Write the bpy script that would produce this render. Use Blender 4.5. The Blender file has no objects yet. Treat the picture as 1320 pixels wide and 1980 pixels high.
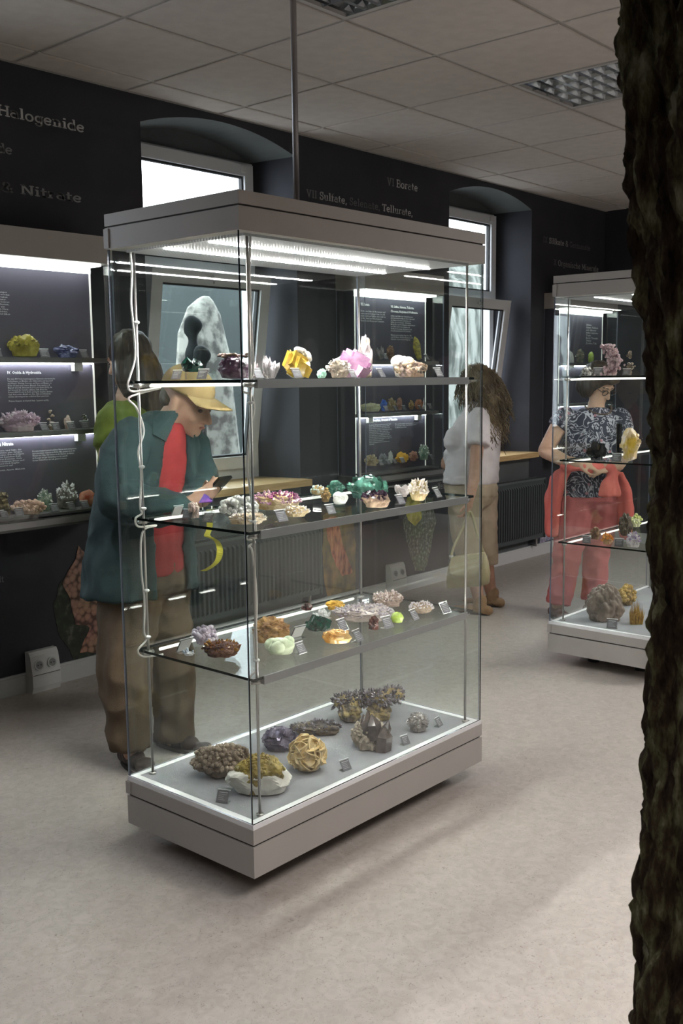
import bpy, bmesh, math, random
from mathutils import Vector, Matrix, noise
D = bpy.data; SC = bpy.context.scene; COL = SC.collection
PI = math.pi
# ------------------------------------------------------------------ camera
F_PX, YAW, PITCH, ROLL, CAM_H = 1957.5, 0.85179, 0.13027, -0.01134, 1.4816
cd = D.cameras.new('camera'); cam = D.objects.new('camera', cd); COL.objects.link(cam)
cd.sensor_fit = 'VERTICAL'; cd.sensor_height = 36; cd.lens = F_PX / 1980 * 36
fw = Vector((math.sin(YAW)*math.cos(PITCH), math.cos(YAW)*math.cos(PITCH), -math.sin(PITCH)))
rt = Vector((math.cos(YAW), -math.sin(YAW), 0)); up = rt.cross(fw)
r2 = rt*math.cos(ROLL) + up*math.sin(ROLL); u2 = -rt*math.sin(ROLL) + up*math.cos(ROLL)
cam.matrix_world = Matrix(((r2.x, u2.x, -fw.x, 0), (r2.y, u2.y, -fw.y, 0), (r2.z, u2.z, -fw.z, CAM_H), (0, 0, 0, 1)))
cd.clip_start = .05
cd.dof.use_dof = True; cd.dof.focus_distance = 3.4; cd.dof.aperture_fstop = 20
SC.camera = cam
# ------------------------------------------------------------------ sky, daylight, added fill lights, exposure
w = D.worlds.new('sky'); SC.world = w; w.use_nodes = True
bg = w.node_tree.nodes['Background']; bg.inputs[0].default_value = (.84, .91, 1, 1); bg.inputs[1].default_value = 4.5
def area(name, loc, rot, sx, sy, power, col=(1, 1, 1), portal=False):
    l = D.lights.new(name, 'AREA'); l.shape = 'RECTANGLE'; l.size = sx; l.size_y = sy; l.energy = power; l.color = col
    o = D.objects.new(name, l); COL.objects.link(o); o.location = loc; o.rotation_euler = rot
    if portal: l.cycles.is_portal = True
    return o
for lx, ly, lp in ((-.6, .2, 15), (2.3, -.2, 23), (6.8, -.5, 84)):  # unseen fill lights added under the ceiling to brighten the room
    area('added_ceiling_fill', (lx, ly, 2.86), (0, 0, 0), 1.25, 1.25, lp, (1, .945, .92)).data.spread = math.radians(118 if lx < 5 else 165)
area('window_portal', (1.23, 4.72, 1.87), (math.radians(-90), 0, 0), 1.1, 1.9, 1, portal=True)
area('window_portal', (3.95, 4.72, 1.87), (math.radians(-90), 0, 0), 1.1, 1.9, 1, portal=True)
area('window_portal', (6.67, 4.72, 1.87), (math.radians(-90), 0, 0), 1.1, 1.9, 1, portal=True)
vs = SC.view_settings; vs.view_transform = 'Standard'; vs.look = 'None'; vs.exposure = 0.88; vs.gamma = 1; vs.use_curve_mapping = False
SC.cycles.transparent_max_bounces = 48; SC.cycles.max_bounces = 10; SC.cycles.sample_clamp_indirect = 6
# ------------------------------------------------------------------ materials
def nt(name):
    m = D.materials.new(name); m.use_nodes = True
    return m, m.node_tree.nodes, m.node_tree.links
def c4(c): return (c[0], c[1], c[2], 1)
MATS = {}
def mat(name, c1, c2=None, scale=20, rough=.6, metal=0, bump=0, bscale=None, detail=4, spec=.5, coat=0, trans=0, emit=None, sub=0, voro=False, stretch=None, lo=.38, hi=.62):
    if name in MATS: return MATS[name]
    m, N, L = nt(name); b = N['Principled BSDF']
    b.inputs['Roughness'].default_value = rough; b.inputs['Metallic'].default_value = metal
    b.inputs['Specular IOR Level'].default_value = spec; b.inputs['Coat Weight'].default_value = coat
    b.inputs['Transmission Weight'].default_value = trans
    b.inputs['Base Color'].default_value = c4(c1)
    if emit: b.inputs['Emission Color'].default_value = c4(emit[0]); b.inputs['Emission Strength'].default_value = emit[1]
    if c2 or bump:
        tc = N.new('ShaderNodeTexCoord'); src = tc.outputs['Object']
        if stretch:
            mp = N.new('ShaderNodeMapping'); mp.inputs['Scale'].default_value = stretch; L.new(src, mp.inputs[0]); src = mp.outputs[0]
    if c2:
        if voro:
            t = N.new('ShaderNodeTexVoronoi'); t.inputs['Scale'].default_value = scale; fac = t.outputs['Distance']
        else:
            t = N.new('ShaderNodeTexNoise'); t.inputs['Scale'].default_value = scale; t.inputs['Detail'].default_value = detail; fac = t.outputs['Fac']
        L.new(src, t.inputs['Vector'])
        r = N.new('ShaderNodeValToRGB'); r.color_ramp.elements[0].position = lo; r.color_ramp.elements[1].position = hi
        r.color_ramp.elements[0].color = c4(c1); r.color_ramp.elements[1].color = c4(c2)
        L.new(fac, r.inputs[0]); L.new(r.outputs[0], b.inputs['Base Color'])
    if bump:
        t2 = N.new('ShaderNodeTexNoise'); t2.inputs['Scale'].default_value = bscale or scale; t2.inputs['Detail'].default_value = 5
        L.new(src, t2.inputs['Vector'])
        bp = N.new('ShaderNodeBump'); bp.inputs['Strength'].default_value = bump; bp.inputs['Distance'].default_value = .01
        L.new(t2.outputs['Fac'], bp.inputs['Height']); L.new(bp.outputs[0], b.inputs['Normal'])
    MATS[name] = m; return m
def glassmat(name, tint, base=.035, graze=.85):
    m, N, L = nt(name); N.remove(N['Principled BSDF']); out = N['Material Output']
    tr = N.new('ShaderNodeBsdfTransparent'); tr.inputs[0].default_value = c4(tint)
    gl = N.new('ShaderNodeBsdfGlossy'); gl.inputs['Roughness'].default_value = .0; gl.inputs['Color'].default_value = (1, 1, 1, 1)
    g = N.new('ShaderNodeNewGeometry'); d = N.new('ShaderNodeVectorMath'); d.operation = 'DOT_PRODUCT'
    L.new(g.outputs['Normal'], d.inputs[0]); L.new(g.outputs['Incoming'], d.inputs[1])
    def mth(op, a, b):
        n = N.new('ShaderNodeMath'); n.operation = op
        for i, x in enumerate((a, b)):
            if x is None: continue
            if isinstance(x, (int, float)): n.inputs[i].default_value = x
            else: L.new(x, n.inputs[i])
        return n.outputs[0]
    a = mth('ABSOLUTE', d.outputs['Value'], None); a = mth('SUBTRACT', 1.0, a); a = mth('POWER', a, 5.0)
    a = mth('MULTIPLY', a, graze); a = mth('ADD', a, base)
    mx = N.new('ShaderNodeMixShader'); L.new(a, mx.inputs[0]); L.new(tr.outputs[0], mx.inputs[1]); L.new(gl.outputs[0], mx.inputs[2])
    L.new(mx.outputs[0], out.inputs[0]); MATS[name] = m; return m
GLASS = glassmat('case_glass', (.962, .984, .974), .032)
SHGLASS = glassmat('shelf_glass', (.965, .98, .972), .014, .22)
WGLASS = glassmat('window_glass', (.97, .98, .98), .03)
ACRYL = glassmat('clear_acrylic', (.93, .95, .95), .09)
EDGE = mat('glass_edge', (.008, .014, .013), rough=.1, spec=.5)
EDGEL = mat('glass_edge_pale', (.19, .21, .27), rough=.15, spec=.6)
WALLM = mat('dark_wall_paint', (.024, .025, .032), (.031, .032, .041), 3, rough=.75, bump=.05, bscale=180)
NICHE = mat('niche_paint', (.085, .095, .097), (.1, .112, .114), 4, rough=.8)
CEIL = mat('ceiling_tile_mineral', (.52, .475, .445), (.56, .515, .48), 14, rough=.9, bump=.08, bscale=260)
GRID = mat('ceiling_grid_metal', (.36, .335, .315), rough=.5)
TRIM = mat('white_trim_paint', (.55, .56, .56), rough=.45)
UPVC = mat('white_window_plastic', (.62, .63, .64), rough=.35)
GASK = mat('black_gasket', (.012, .012, .013), rough=.6)
CREAM = mat('case_lacquer', (.40, .375, .35), (.42, .39, .365), 6, rough=.42)
GROOVE = mat('dark_groove', (.06, .055, .05), rough=.7)
CASEMAT = mat('grey_felt', (.24, .24, .26), (.285, .285, .305), 9, rough=.85, bump=.1, bscale=220)
RIM = mat('white_rim_acrylic', (.86, .86, .87), rough=.4)
STEEL = mat('brushed_steel', (.55, .53, .51), rough=.28, metal=1)
ALU = mat('grey_aluminium', (.36, .35, .36), rough=.4, metal=.6)
CABLE = mat('white_cable_plastic', (.72, .69, .66), rough=.45)
WHITEP = mat('white_plastic', (.66, .66, .65), rough=.4)
WOOD = mat('pale_beech', (.50, .33, .15), (.58, .41, .2), 8, rough=.45, stretch=(1, 14, 14))
RADM = mat('dark_radiator_paint', (.06, .07, .074), rough=.45)
LED = mat('led_strip', (.9, .9, .85), rough=.4, emit=((1, .94, .88), 14))
LED2 = mat('thin_led_line', (.9, .9, .85), rough=.4, emit=((1, .94, .84), 1.6))
PANEL = mat('dark_panel_print', (.068, .062, .09), (.08, .074, .105), 2, rough=.5)
LIGHTED = mat('lit_panel_edge', (.9, .9, .86), rough=.5, emit=((1, .97, .9), .26))
LIGHTTOP = mat('case_lamp_diffuser', (.9, .9, .86), rough=.5, emit=((.97, 1, .97), 3.5))
CARDINK = mat('card_print', (.42, .42, .43), rough=.6)
INK = mat('white_print_ink', (.72, .72, .74), rough=.6)
CARDM = mat('dark_label_card', (.1, .095, .108), rough=.5)
SHELFG = mat('dark_shelf_paint', (.1, .1, .098), rough=.45)
def letter_mat(v):
    return mat('lettering_%02d' % round(v*100), (v*.95+.02, v*.94+.02, v*.93+.025), rough=.6)
def floor_mat():
    m, N, L = nt('mottled_linoleum'); b = N['Principled BSDF']; b.inputs['Roughness'].default_value = .42; b.inputs['Specular IOR Level'].default_value = .35
    tc = N.new('ShaderNodeTexCoord')
    def noi(s, det, dist=0):
        t = N.new('ShaderNodeTexNoise'); t.inputs['Scale'].default_value = s; t.inputs['Detail'].default_value = det; t.inputs['Distortion'].default_value = dist
        L.new(tc.outputs['Object'], t.inputs['Vector']); return t.outputs['Fac']
    def ramp(f, p0, p1, a, c):
        r = N.new('ShaderNodeValToRGB'); r.color_ramp.elements[0].position = p0; r.color_ramp.elements[1].position = p1
        r.color_ramp.elements[0].color = c4(a); r.color_ramp.elements[1].color = c4(c); L.new(f, r.inputs[0]); return r.outputs[0]
    base = ramp(noi(26, 6, 1.2), .35, .66, (.38, .342, .305), (.445, .405, .37))
    fl = ramp(noi(75, 3, 2.5), .60, .72, (1, 1, 1), (.62, .6, .56)); big = ramp(noi(1.3, 2), .3, .7, (.93, .93, .93), (1, 1, 1))
    x = base
    for c in (fl, big):
        mx = N.new('ShaderNodeMix'); mx.data_type = 'RGBA'; mx.blend_type = 'MULTIPLY'; mx.inputs[0].default_value = 1
        L.new(x, mx.inputs[6]); L.new(c, mx.inputs[7]); x = mx.outputs[2]
    L.new(x, b.inputs['Base Color'])
    bp = N.new('ShaderNodeBump'); bp.inputs['Strength'].default_value = .06; bp.inputs['Distance'].default_value = .004
    L.new(noi(9, 3), bp.inputs['Height']); L.new(bp.outputs[0], b.inputs['Normal']); return m
FLOORM = floor_mat()
def lamp_mat(name, strength, dots, dotlo, glow=0):
    # prismatic diffuser: rows of tiny prisms, brighter where the tubes run
    m, N, L = nt(name); b = N['Principled BSDF']; b.inputs['Base Color'].default_value = (.3, .3, .31, 1); b.inputs['Roughness'].default_value = .3
    tc = N.new('ShaderNodeTexCoord'); sp = N.new('ShaderNodeSeparateXYZ'); L.new(tc.outputs['Object'], sp.inputs[0])
    def mth(op, a, bb=None):
        n = N.new('ShaderNodeMath'); n.operation = op
        for i, x in enumerate((a, bb)):
            if x is None: continue
            if isinstance(x, (int, float)): n.inputs[i].default_value = x
            else: L.new(x, n.inputs[i])
        return n.outputs[0]
    sx = mth('SINE', mth('MULTIPLY', sp.outputs[0], 2*PI/dots)); sy = mth('SINE', mth('MULTIPLY', sp.outputs[1], 2*PI/dots))
    d = mth('MULTIPLY', mth('ADD', mth('ADD', sx, sy), 2), .25); d = mth('POWER', d, 3.0)
    if glow:
        g = None
        for q in (.33, .67):
            e = mth('POWER', mth('MULTIPLY', mth('SUBTRACT', sp.outputs[1], q*.583), 1/.05), 2.0); e = mth('DIVIDE', 1.0, mth('ADD', e, 1.0))
            g = e if g is None else mth('ADD', g, e)
        d = mth('MULTIPLY', d, mth('ADD', mth('MULTIPLY', g, glow), 1.0))
    s = mth('MULTIPLY', mth('ADD', mth('MULTIPLY', d, 1-dotlo), dotlo), strength)
    b.inputs['Emission Color'].default_value = (1, .97, .94, 1); L.new(s, b.inputs['Emission Strength']); return m
DIFF = lamp_mat('prismatic_diffuser', .11, .0125, .06, 4); TUBE = lamp_mat('bright_tube_strip', 1250, .0125, .004)
DIFF2 = lamp_mat('prismatic_diffuser_dim', .05, .0125, .1, 3)
# ------------------------------------------------------------------ mesh builder
ICO = {}
def ico(n):
    if n not in ICO:
        bm = bmesh.new(); bmesh.ops.create_icosphere(bm, subdivisions=n, radius=1); bm.verts.index_update()
        ICO[n] = ([v.co.copy() for v in bm.verts], [tuple(v.index for v in f.verts) for f in bm.faces]); bm.free()
    return ICO[n]
class MB:
    def __init__(s): s.v = []; s.f = []; s.m = []
    def add(s, vs, fs, mi=0):
        o = len(s.v); s.v += [tuple(v) for v in vs]; s.f += [tuple(i+o for i in f) for f in fs]; s.m += [mi]*len(fs); return s
    def box(s, a, b, mi=0, mis=None):
        x0, y0, z0 = a; x1, y1, z1 = b
        s.add([(x0,y0,z0),(x1,y0,z0),(x1,y1,z0),(x0,y1,z0),(x0,y0,z1),(x1,y0,z1),(x1,y1,z1),(x0,y1,z1)],
              [(0,3,2,1),(4,5,6,7),(0,1,5,4),(2,3,7,6),(1,2,6,5),(3,0,4,7)], mi)
        if mis: s.m[-6:] = mis
        return s
    def prism(s, pts, z0, z1, mi=0):   # xy polygon (ccw), extruded in z
        n = len(pts)
        s.add([(x, y, z0) for x, y in pts]+[(x, y, z1) for x, y in pts], [tuple(range(n))[::-1], tuple(range(n, 2*n))]+[(i, (i+1) % n, (i+1) % n+n, i+n) for i in range(n)], mi); return s
    def tube(s, pts, r, n=8, mi=0, caps=True):
        pts = [Vector(p) for p in pts]; k = len(pts); rs = r if isinstance(r, (list, tuple)) else [r]*k; rings = []
        t = (pts[1]-pts[0]).normalized(); a = Vector((0, 0, 1)) if abs(t.z) < .9 else Vector((1, 0, 0)); u = t.cross(a).normalized()
        for i in range(k):
            t = (pts[min(i+1, k-1)]-pts[max(i-1, 0)]).normalized(); u = (u - t*u.dot(t)).normalized(); v = t.cross(u)
            rings.append([pts[i]+(u*math.cos(2*PI*j/n)+v*math.sin(2*PI*j/n))*rs[i] for j in range(n)])
        vs = [p for q in rings for p in q]; fs = []
        for i in range(k-1):
            for j in range(n): fs.append((i*n+j, i*n+(j+1) % n, (i+1)*n+(j+1) % n, (i+1)*n+j))
        if caps: fs += [tuple(range(n))[::-1], tuple(range((k-1)*n, k*n))]
        s.add(vs, fs, mi); return s
    def ball(s, c, r, n=2, mi=0):
        vs, fs = ico(n); c = Vector(c)
        if isinstance(r, (int, float)): r = (r, r, r)
        s.add([(c.x+v.x*r[0], c.y+v.y*r[1], c.z+v.z*r[2]) for v in vs], fs, mi); return s
    def ell(s, c, ax, n=3, mi=0):      # ellipsoid with axis vectors
        vs, fs = ico(n); c = Vector(c)
        s.add([c+ax[0]*v.x+ax[1]*v.y+ax[2]*v.z for v in vs], fs, mi); return s
    def chain(s, pts, n=14, flat=False):     # tapered capsules, closed
        P = [(Vector(p[:3]), p[3]) for p in pts]
        for i, (p, r) in enumerate(P):
            if flat and i in (len(P)-1,): continue
            s.ball(p, r, 2)
        for (p, r), (q, k) in zip(P, P[1:]): s.tube([p, q], [r, k], n)
        return s
    def loft(s, rings, caps=True, mi=0):
        n = len(rings[0]); vs = [p for q in rings for p in q]; fs = []
        for i in range(len(rings)-1):
            for j in range(n): fs.append((i*n+j, i*n+(j+1) % n, (i+1)*n+(j+1) % n, (i+1)*n+j))
        if caps: fs += [tuple(range(n))[::-1], tuple(range((len(rings)-1)*n, len(rings)*n))]
        s.add(vs, fs, mi); return s
    def mesh(s, name, mats):
        me = D.meshes.new(name); me.from_pydata(s.v, [], s.f); me.update()
        for m in (mats if isinstance(mats, (list, tuple)) else [mats]): me.materials.append(m)
        if any(s.m): me.polygons.foreach_set('material_index', s.m)
        return me
    def build(s, name, mats, parent=None, smooth=False, loc=None, **tags):
        return link(name, s.mesh(name, mats), parent, smooth, loc, **tags)
def link(name, me, parent=None, smooth=False, loc=None, **tags):
    o = D.objects.new(name, me); COL.objects.link(o)
    if parent: o.parent = parent
    if loc: o.location = loc
    if smooth: me.polygons.foreach_set('use_smooth', [True]*len(me.polygons))
    for k, v in tags.items(): o[k] = v
    return o
def thing(name, label, cat, loc=(0, 0, 0), rz=0, group=None):
    o = D.objects.new(name, None); COL.objects.link(o); o.location = loc; o.rotation_euler = (0, 0, rz); o.empty_display_size = .05
    o['label'] = label; o['category'] = cat
    if group: o['group'] = group
    return o
def copy_tree(o, parent=None):
    c = o.copy(); COL.objects.link(c)
    if parent: c.parent = parent
    for ch in list(o.children): copy_tree(ch, c)
    return c
def remesh(mb, vox, smooth=3, disp=None):
    me = mb.mesh('tmp', []); o = D.objects.new('tmp', me); COL.objects.link(o)
    r = o.modifiers.new('r', 'REMESH'); r.mode = 'VOXEL'; r.voxel_size = vox
    if smooth:
        sm = o.modifiers.new('s', 'SMOOTH'); sm.iterations = smooth; sm.factor = .5
    dg = bpy.context.evaluated_depsgraph_get(); dg.update()
    out = D.meshes.new_from_object(o.evaluated_get(dg)); D.objects.remove(o); D.meshes.remove(me)
    if disp:
        ns = [v.normal.copy() for v in out.vertices]
        for v, n in zip(out.vertices, ns): v.co += n*disp(v.co)
        out.update()
    return out
def cut(me, co, no):
    bm = bmesh.new(); bm.from_mesh(me)
    g = bm.verts[:]+bm.edges[:]+bm.faces[:]
    rr = bmesh.ops.bisect_plane(bm, geom=g, plane_co=co, plane_no=no, clear_outer=True)
    ed = [e for e in rr['geom_cut'] if isinstance(e, bmesh.types.BMEdge)]
    bmesh.ops.edgeloop_fill(bm, edges=ed)
    bm.to_mesh(me); bm.free(); return me
def setmat(me, *ms):
    me.materials.clear()
    for m in ms: me.materials.append(m)
    return me
def text_me(txt, size, sx=1.0, bold=0.0, mats=None, align='LEFT', spacing=1.0):
    cu = D.curves.new('t', 'FONT'); cu.body = txt; cu.size = size; cu.resolution_u = 1; cu.offset = bold; cu.align_x = align; cu.space_line = spacing
    o = D.objects.new('t', cu); COL.objects.link(o); dg = bpy.context.evaluated_depsgraph_get(); dg.update()
    me = D.meshes.new_from_object(o.evaluated_get(dg)); D.objects.remove(o); D.curves.remove(cu)
    for v in me.vertices: v.co = Vector((v.co.x*sx, -v.co.z, v.co.y))
    me.update(); setmat(me, mats or INK); return me
# ------------------------------------------------------------------ measured positions in metres (x along the window wall, y towards it)
MIN=[
('green_crystal', 'dark green crystal lump on clear acrylic block, top shelf of near case', 'cubes', (1.98, 2.3101, 1.486), (0.0671, 0.047, 0.0456), 'emerald', 0.0214, {'n': 9}),
('purple_fluorite', 'large dark purple fluorite block with brown crust on top shelf of near case', 'chunk', (2.0094, 2.16, 1.486), (0.1011, 0.0707, 0.0728), 'purple', 0, {}),
('quartz_cluster', 'clear grey quartz cluster left of the yellow fluorite on top shelf', 'points', (2.2358, 2.25, 1.486), (0.0689, 0.0482, 0.0737), 'smokeclear', 0, {'n': 16}),
('quartz_cluster', 'small pinkish quartz cluster beside the purple fluorite block, top shelf', 'points', (2.2577, 2.35, 1.486), (0.046, 0.0322, 0.0625), 'pinkquartz', 0, {'n': 10}),
('yellow_fluorite', 'yellow honey coloured fluorite with white crust on top shelf of near case', 'cubes', (2.3156, 2.2, 1.486), (0.0986, 0.069, 0.0905), 'honey', 0, {'n': 19, 'cap': 'white'}),
('green_mineral', 'small mint green mineral chip on top shelf of near case', 'lump', (2.5353, 2.3, 1.486), (0.0347, 0.0243, 0.0329), 'mint', 0, {}),
('mica_cluster', 'grey brown cluster with white sparkling flakes on top shelf of near case', 'flakes', (2.4726, 2.17, 1.486), (0.085, 0.0595, 0.0666), 'mica', 0, {'n': 60}),
('pink_fluorite', 'bright pink violet fluorite with large crystal faces on top shelf', 'cubes', (2.7323, 2.33, 1.486), (0.1364, 0.0955, 0.1052), 'pinkfluor', 0, {'n': 10}),
('quartz_crystal', 'tall whitish violet quartz with brown side standing behind the pink fluorite', 'lump', (2.922, 2.43, 1.486), (0.0616, 0.0493, 0.1597), 'ametwhite', 0, {}),
('white_mineral', 'creamy white rounded mineral behind the tan cluster on top shelf', 'blob2', (2.97, 2.2922, 1.486), (0.091, 0.0637, 0.1116), 'cream', 0, {}),
('tourmaline_cluster', 'tan brown cluster with dark crystals, rightmost specimen on top shelf', 'nodule', (2.8619, 2.17, 1.486), (0.1198, 0.0838, 0.0635), 'tandark', 0, {'n': 70}),
('beige_rock', 'small beige pink rock behind the blue crystal, middle shelf of near case', 'lump', (2.0103, 2.3584, 1.066), (0.0378, 0.0265, 0.0532), 'beigepink', 0, {}),
('blue_crystal', 'blue violet pyramid crystal on clear acrylic block, middle shelf', 'pyr', (1.9989, 2.2835, 1.066), (0.0463, 0.0324, 0.0264), 'blueviolet', 0.0558, {}),
('white_mineral', 'large pale grey crusted mineral, second row at left of middle shelf', 'nodule', (2.1084, 2.2617, 1.066), (0.1239, 0.0744, 0.0677), 'greywhite', 0, {'n': 120}),
('quartz_plate', 'cream quartz plate on beige matrix nearest the front left of middle shelf', 'druse', (2.0192, 2.1315, 1.066), (0.1166, 0.0583, 0.0426), 'creamquartz', 0, {'n': 70}),
('amethyst_cluster', 'long pink purple crystal cluster with gold specks on tan matrix', 'druse', (2.3078, 2.3018, 1.066), (0.1789, 0.0805, 0.0666), 'pinkgold', 0, {'n': 300}),
('crystal_plate', 'low white and tan crystal plate beside the acrylic column, middle shelf', 'druse', (2.2205, 2.1257, 1.066), (0.0881, 0.044, 0.0387), 'whitetan', 0, {'n': 80}),
('green_mineral', 'pale green white mineral on clear acrylic column, middle shelf', 'nodule', (2.3523, 2.1613, 1.066), (0.0459, 0.0321, 0.0334), 'mintwhite', 0.0543, {'n': 50}),
('brown_mineral', 'little yellow brown mineral right of the acrylic column', 'nodule', (2.5469, 2.3002, 1.066), (0.0334, 0.0234, 0.053), 'ochre', 0, {'n': 40}),
('white_mineral', 'milky white rounded mineral on short clear block, middle shelf', 'blob2', (2.3886, 2.0973, 1.066), (0.0586, 0.041, 0.0455), 'milk', 0.0246, {}),
('green_fluorite', 'smaller teal green glassy lump behind the milky white mineral', 'facet', (2.6846, 2.3747, 1.066), (0.0642, 0.0321, 0.0603), 'teal', 0, {}),
('green_fluorite', 'large dome of dark green glassy crystals, back of middle shelf', 'facet', (2.6866, 2.2307, 1.066), (0.1456, 0.0874, 0.088), 'teal', 0, {}),
('dark_crystal', 'black purple glittering crystal with tan edge, middle shelf', 'chunkc', (2.5412, 2.0761, 1.066), (0.0988, 0.0593, 0.0591), 'blackpurple', 0, {}),
('quartz_tablet', 'pale pinkish tablets of quartz at right back of middle shelf', 'blades', (2.8237, 2.1872, 1.066), (0.0584, 0.0409, 0.0444), 'paletab', 0, {'n': 10}),
('flower_cluster', 'cream coloured flower like crystal cluster, rightmost on middle shelf', 'druse', (2.7661, 2.0698, 1.066), (0.0774, 0.0542, 0.0808), 'creamflower', 0, {'n': 120}),
('blue_crystal', 'tiny pale blue crystal lying in white holder, left of lower shelf', 'points', (1.9675, 2.3518, 0.646), (0.038, 0.0266, 0.0259), 'paleblue', 0, {'n': 5}),
('lilac_mineral', 'lilac grape like mineral, left back of lower shelf', 'nodule', (2.0857, 2.4112, 0.646), (0.0837, 0.0586, 0.0638), 'lilac', 0, {'n': 45}),
('amber_cluster', 'amber brown crystal cluster with dark underside, front left of lower shelf', 'druse', (2.0194, 2.2618, 0.646), (0.1236, 0.068, 0.0564), 'amber', 0, {'n': 90}),
('golden_rock', 'rust golden rock with pale spots, behind the pale green mineral', 'lump', (2.2401, 2.2729, 0.646), (0.1303, 0.0782, 0.0846), 'rustgold', 0, {}),
('prehnite', 'pale green bubbly mineral at the front of lower shelf', 'blob2', (2.1573, 2.1388, 0.646), (0.1024, 0.0717, 0.0743), 'palegreen', 0, {}),
('dark_crystal', 'little black red crystal bunch at the back of lower shelf', 'cubes', (2.6399, 2.4838, 0.646), (0.0489, 0.0343, 0.029), 'blackred', 0, {'n': 12}),
('white_crystal', 'small clear white crystal beside the emerald green crystals', 'points', (2.555, 2.3353, 0.646), (0.0719, 0.0503, 0.0448), 'clearwhite', 0, {'n': 14}),
('emerald_crystal', 'dark emerald green crystals on brown matrix, lower shelf', 'cubes', (2.4425, 2.2505, 0.646), (0.0983, 0.059, 0.0552), 'emerald', 0, {'n': 14}),
('orange_mineral', 'bright orange yellow lump at the back of lower shelf', 'lump', (2.7167, 2.4135, 0.646), (0.0754, 0.0528, 0.0337), 'orange', 0, {}),
('amber_geode', 'orange amber oval geode at the front of lower shelf', 'facet', (2.3588, 2.0907, 0.646), (0.0983, 0.059, 0.0464), 'ambergeode', 0, {}),
('lilac_druse', 'wide greyish lilac crystal druse across the lower shelf', 'druse', (2.6496, 2.2244, 0.646), (0.2228, 0.1114, 0.0668), 'lilacdruse', 0, {'n': 260}),
('white_druse', 'pinkish white crystal druse behind the lilac one, lower shelf', 'druse', (2.8777, 2.2977, 0.646), (0.1238, 0.0619, 0.0642), 'pinkwhite', 0, {'n': 120}),
('red_crystal', 'dark red brown crystal at the front of lower shelf', 'cubes', (2.5756, 2.1095, 0.646), (0.0468, 0.0328, 0.0459), 'redbrown', 0, {'n': 8}),
('green_mineral', 'lime green translucent disc shaped mineral on lower shelf', 'blob', (2.6954, 2.1097, 0.646), (0.0463, 0.0324, 0.0382), 'lime', 0, {}),
('lilac_druse', 'small round pale lilac druse, rightmost specimen of lower shelf', 'druse', (2.8673, 2.1348, 0.646), (0.0961, 0.0576, 0.0491), 'paledruse', 0, {'n': 110}),
('nodular_rock', 'long brown knobbly rock at the left of the near case floor', 'nodule', (2.0856, 2.341, 0.228), (0.2206, 0.1103, 0.1099), 'brownknob', 0, {'n': 520, 'small': 1}),
('olive_crust', 'olive green crusted mineral on white rock, front of near case floor', 'crust', (2.0642, 2.1581, 0.228), (0.2061, 0.1237, 0.1266), 'olivewhite', 0, {'n': 220}),
('galena', 'blue violet metallic cube cluster behind the cream rosette', 'cubes', (2.3638, 2.3606, 0.228), (0.1296, 0.0907, 0.0842), 'galena', 0, {'n': 110, 'small': 1}),
('cream_rosette', 'cream yellow rosette of thin crystal blades on near case floor', 'blades', (2.2867, 2.158, 0.228), (0.1371, 0.1028, 0.1225), 'rosette', 0, {'n': 85}),
('dark_druse', 'small dark grey druse with yellow spot, between rosette and large druse', 'druse', (2.5587, 2.372, 0.228), (0.1922, 0.0865, 0.0576), 'greyviolet', 0, {'n': 130}),
('dark_druse', 'largest dark grey spiky druse at the back of near case floor', 'bridge', (2.7971, 2.3236, 0.228), (0.2928, 0.1025, 0.1302), 'greyspike', 0, {'n': 320}),
('smoky_quartz', 'smoky quartz crystals in pale matrix on near case floor', 'smoky', (2.5766, 2.118, 0.228), (0.1624, 0.1137, 0.144), 'smoky', 0, {'n': 7}),
('silver_mineral', 'small silvery glittering mineral at the right of near case floor', 'flakes', (2.8034, 2.1039, 0.228), (0.0846, 0.0593, 0.0727), 'silver', 0, {'n': 90}),
('lilac_druse', 'tall branching pink lilac cluster on top shelf of far case', 'branch', (4.64, 2.2895, 1.486), (0.1798, 0.1258, 0.1545), 'pinklilac', 0, {'n': 240}),
('dark_crystal', 'tiny black crystal on white rock, top shelf of far case', 'lump', (4.64, 2.4271, 1.486), (0.0619, 0.0433, 0.0464), 'blackwhite', 0, {}),
('stalk_mineral', 'thin dark stalk of mineral right of the lilac cluster, far case', 'branch', (4.6418, 2.2, 1.486), (0.0551, 0.0385, 0.1176), 'darkstalk', 0, {'n': 20}),
('black_cluster', 'black shiny crystal cluster on middle shelf of far case', 'cubes', (4.64, 2.3655, 1.066), (0.1112, 0.0778, 0.0982), 'jet', 0, {'n': 30}),
('black_prism', 'upright black crystal column on middle shelf of far case', 'prism', (4.7508, 2.3, 1.066), (0.0287, 0.0287, 0.185), 'jet', 0, {}),
('yellow_quartz', 'pale pink and yellow quartz block beside the black column', 'facet', (4.6704, 2.2, 1.066), (0.0966, 0.0579, 0.1655), 'yellowquartz', 0, {}),
('orange_crystal', 'orange needle crystals on matrix, lower shelf of far case', 'druse', (4.6465, 2.3, 0.646), (0.07, 0.049, 0.0639), 'orangeneedle', 0, {'n': 60}),
('orange_mineral', 'small brown orange mineral, leftmost on lower shelf of far case', 'nodule', (4.7542, 2.42, 0.646), (0.0562, 0.0393, 0.0695), 'brownorange', 0, {'n': 30}),
('dark_rock', 'dark brown rough rock on lower shelf of far case', 'lump', (4.9548, 2.35, 0.646), (0.0791, 0.0554, 0.1255), 'darkbrown', 0, {}),
('purple_crystal', 'white and purple crystals beside the dark brown rock, far case', 'druse', (4.64, 2.1592, 0.646), (0.084, 0.0588, 0.0824), 'purplewhite', 0, {'n': 70}),
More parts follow.
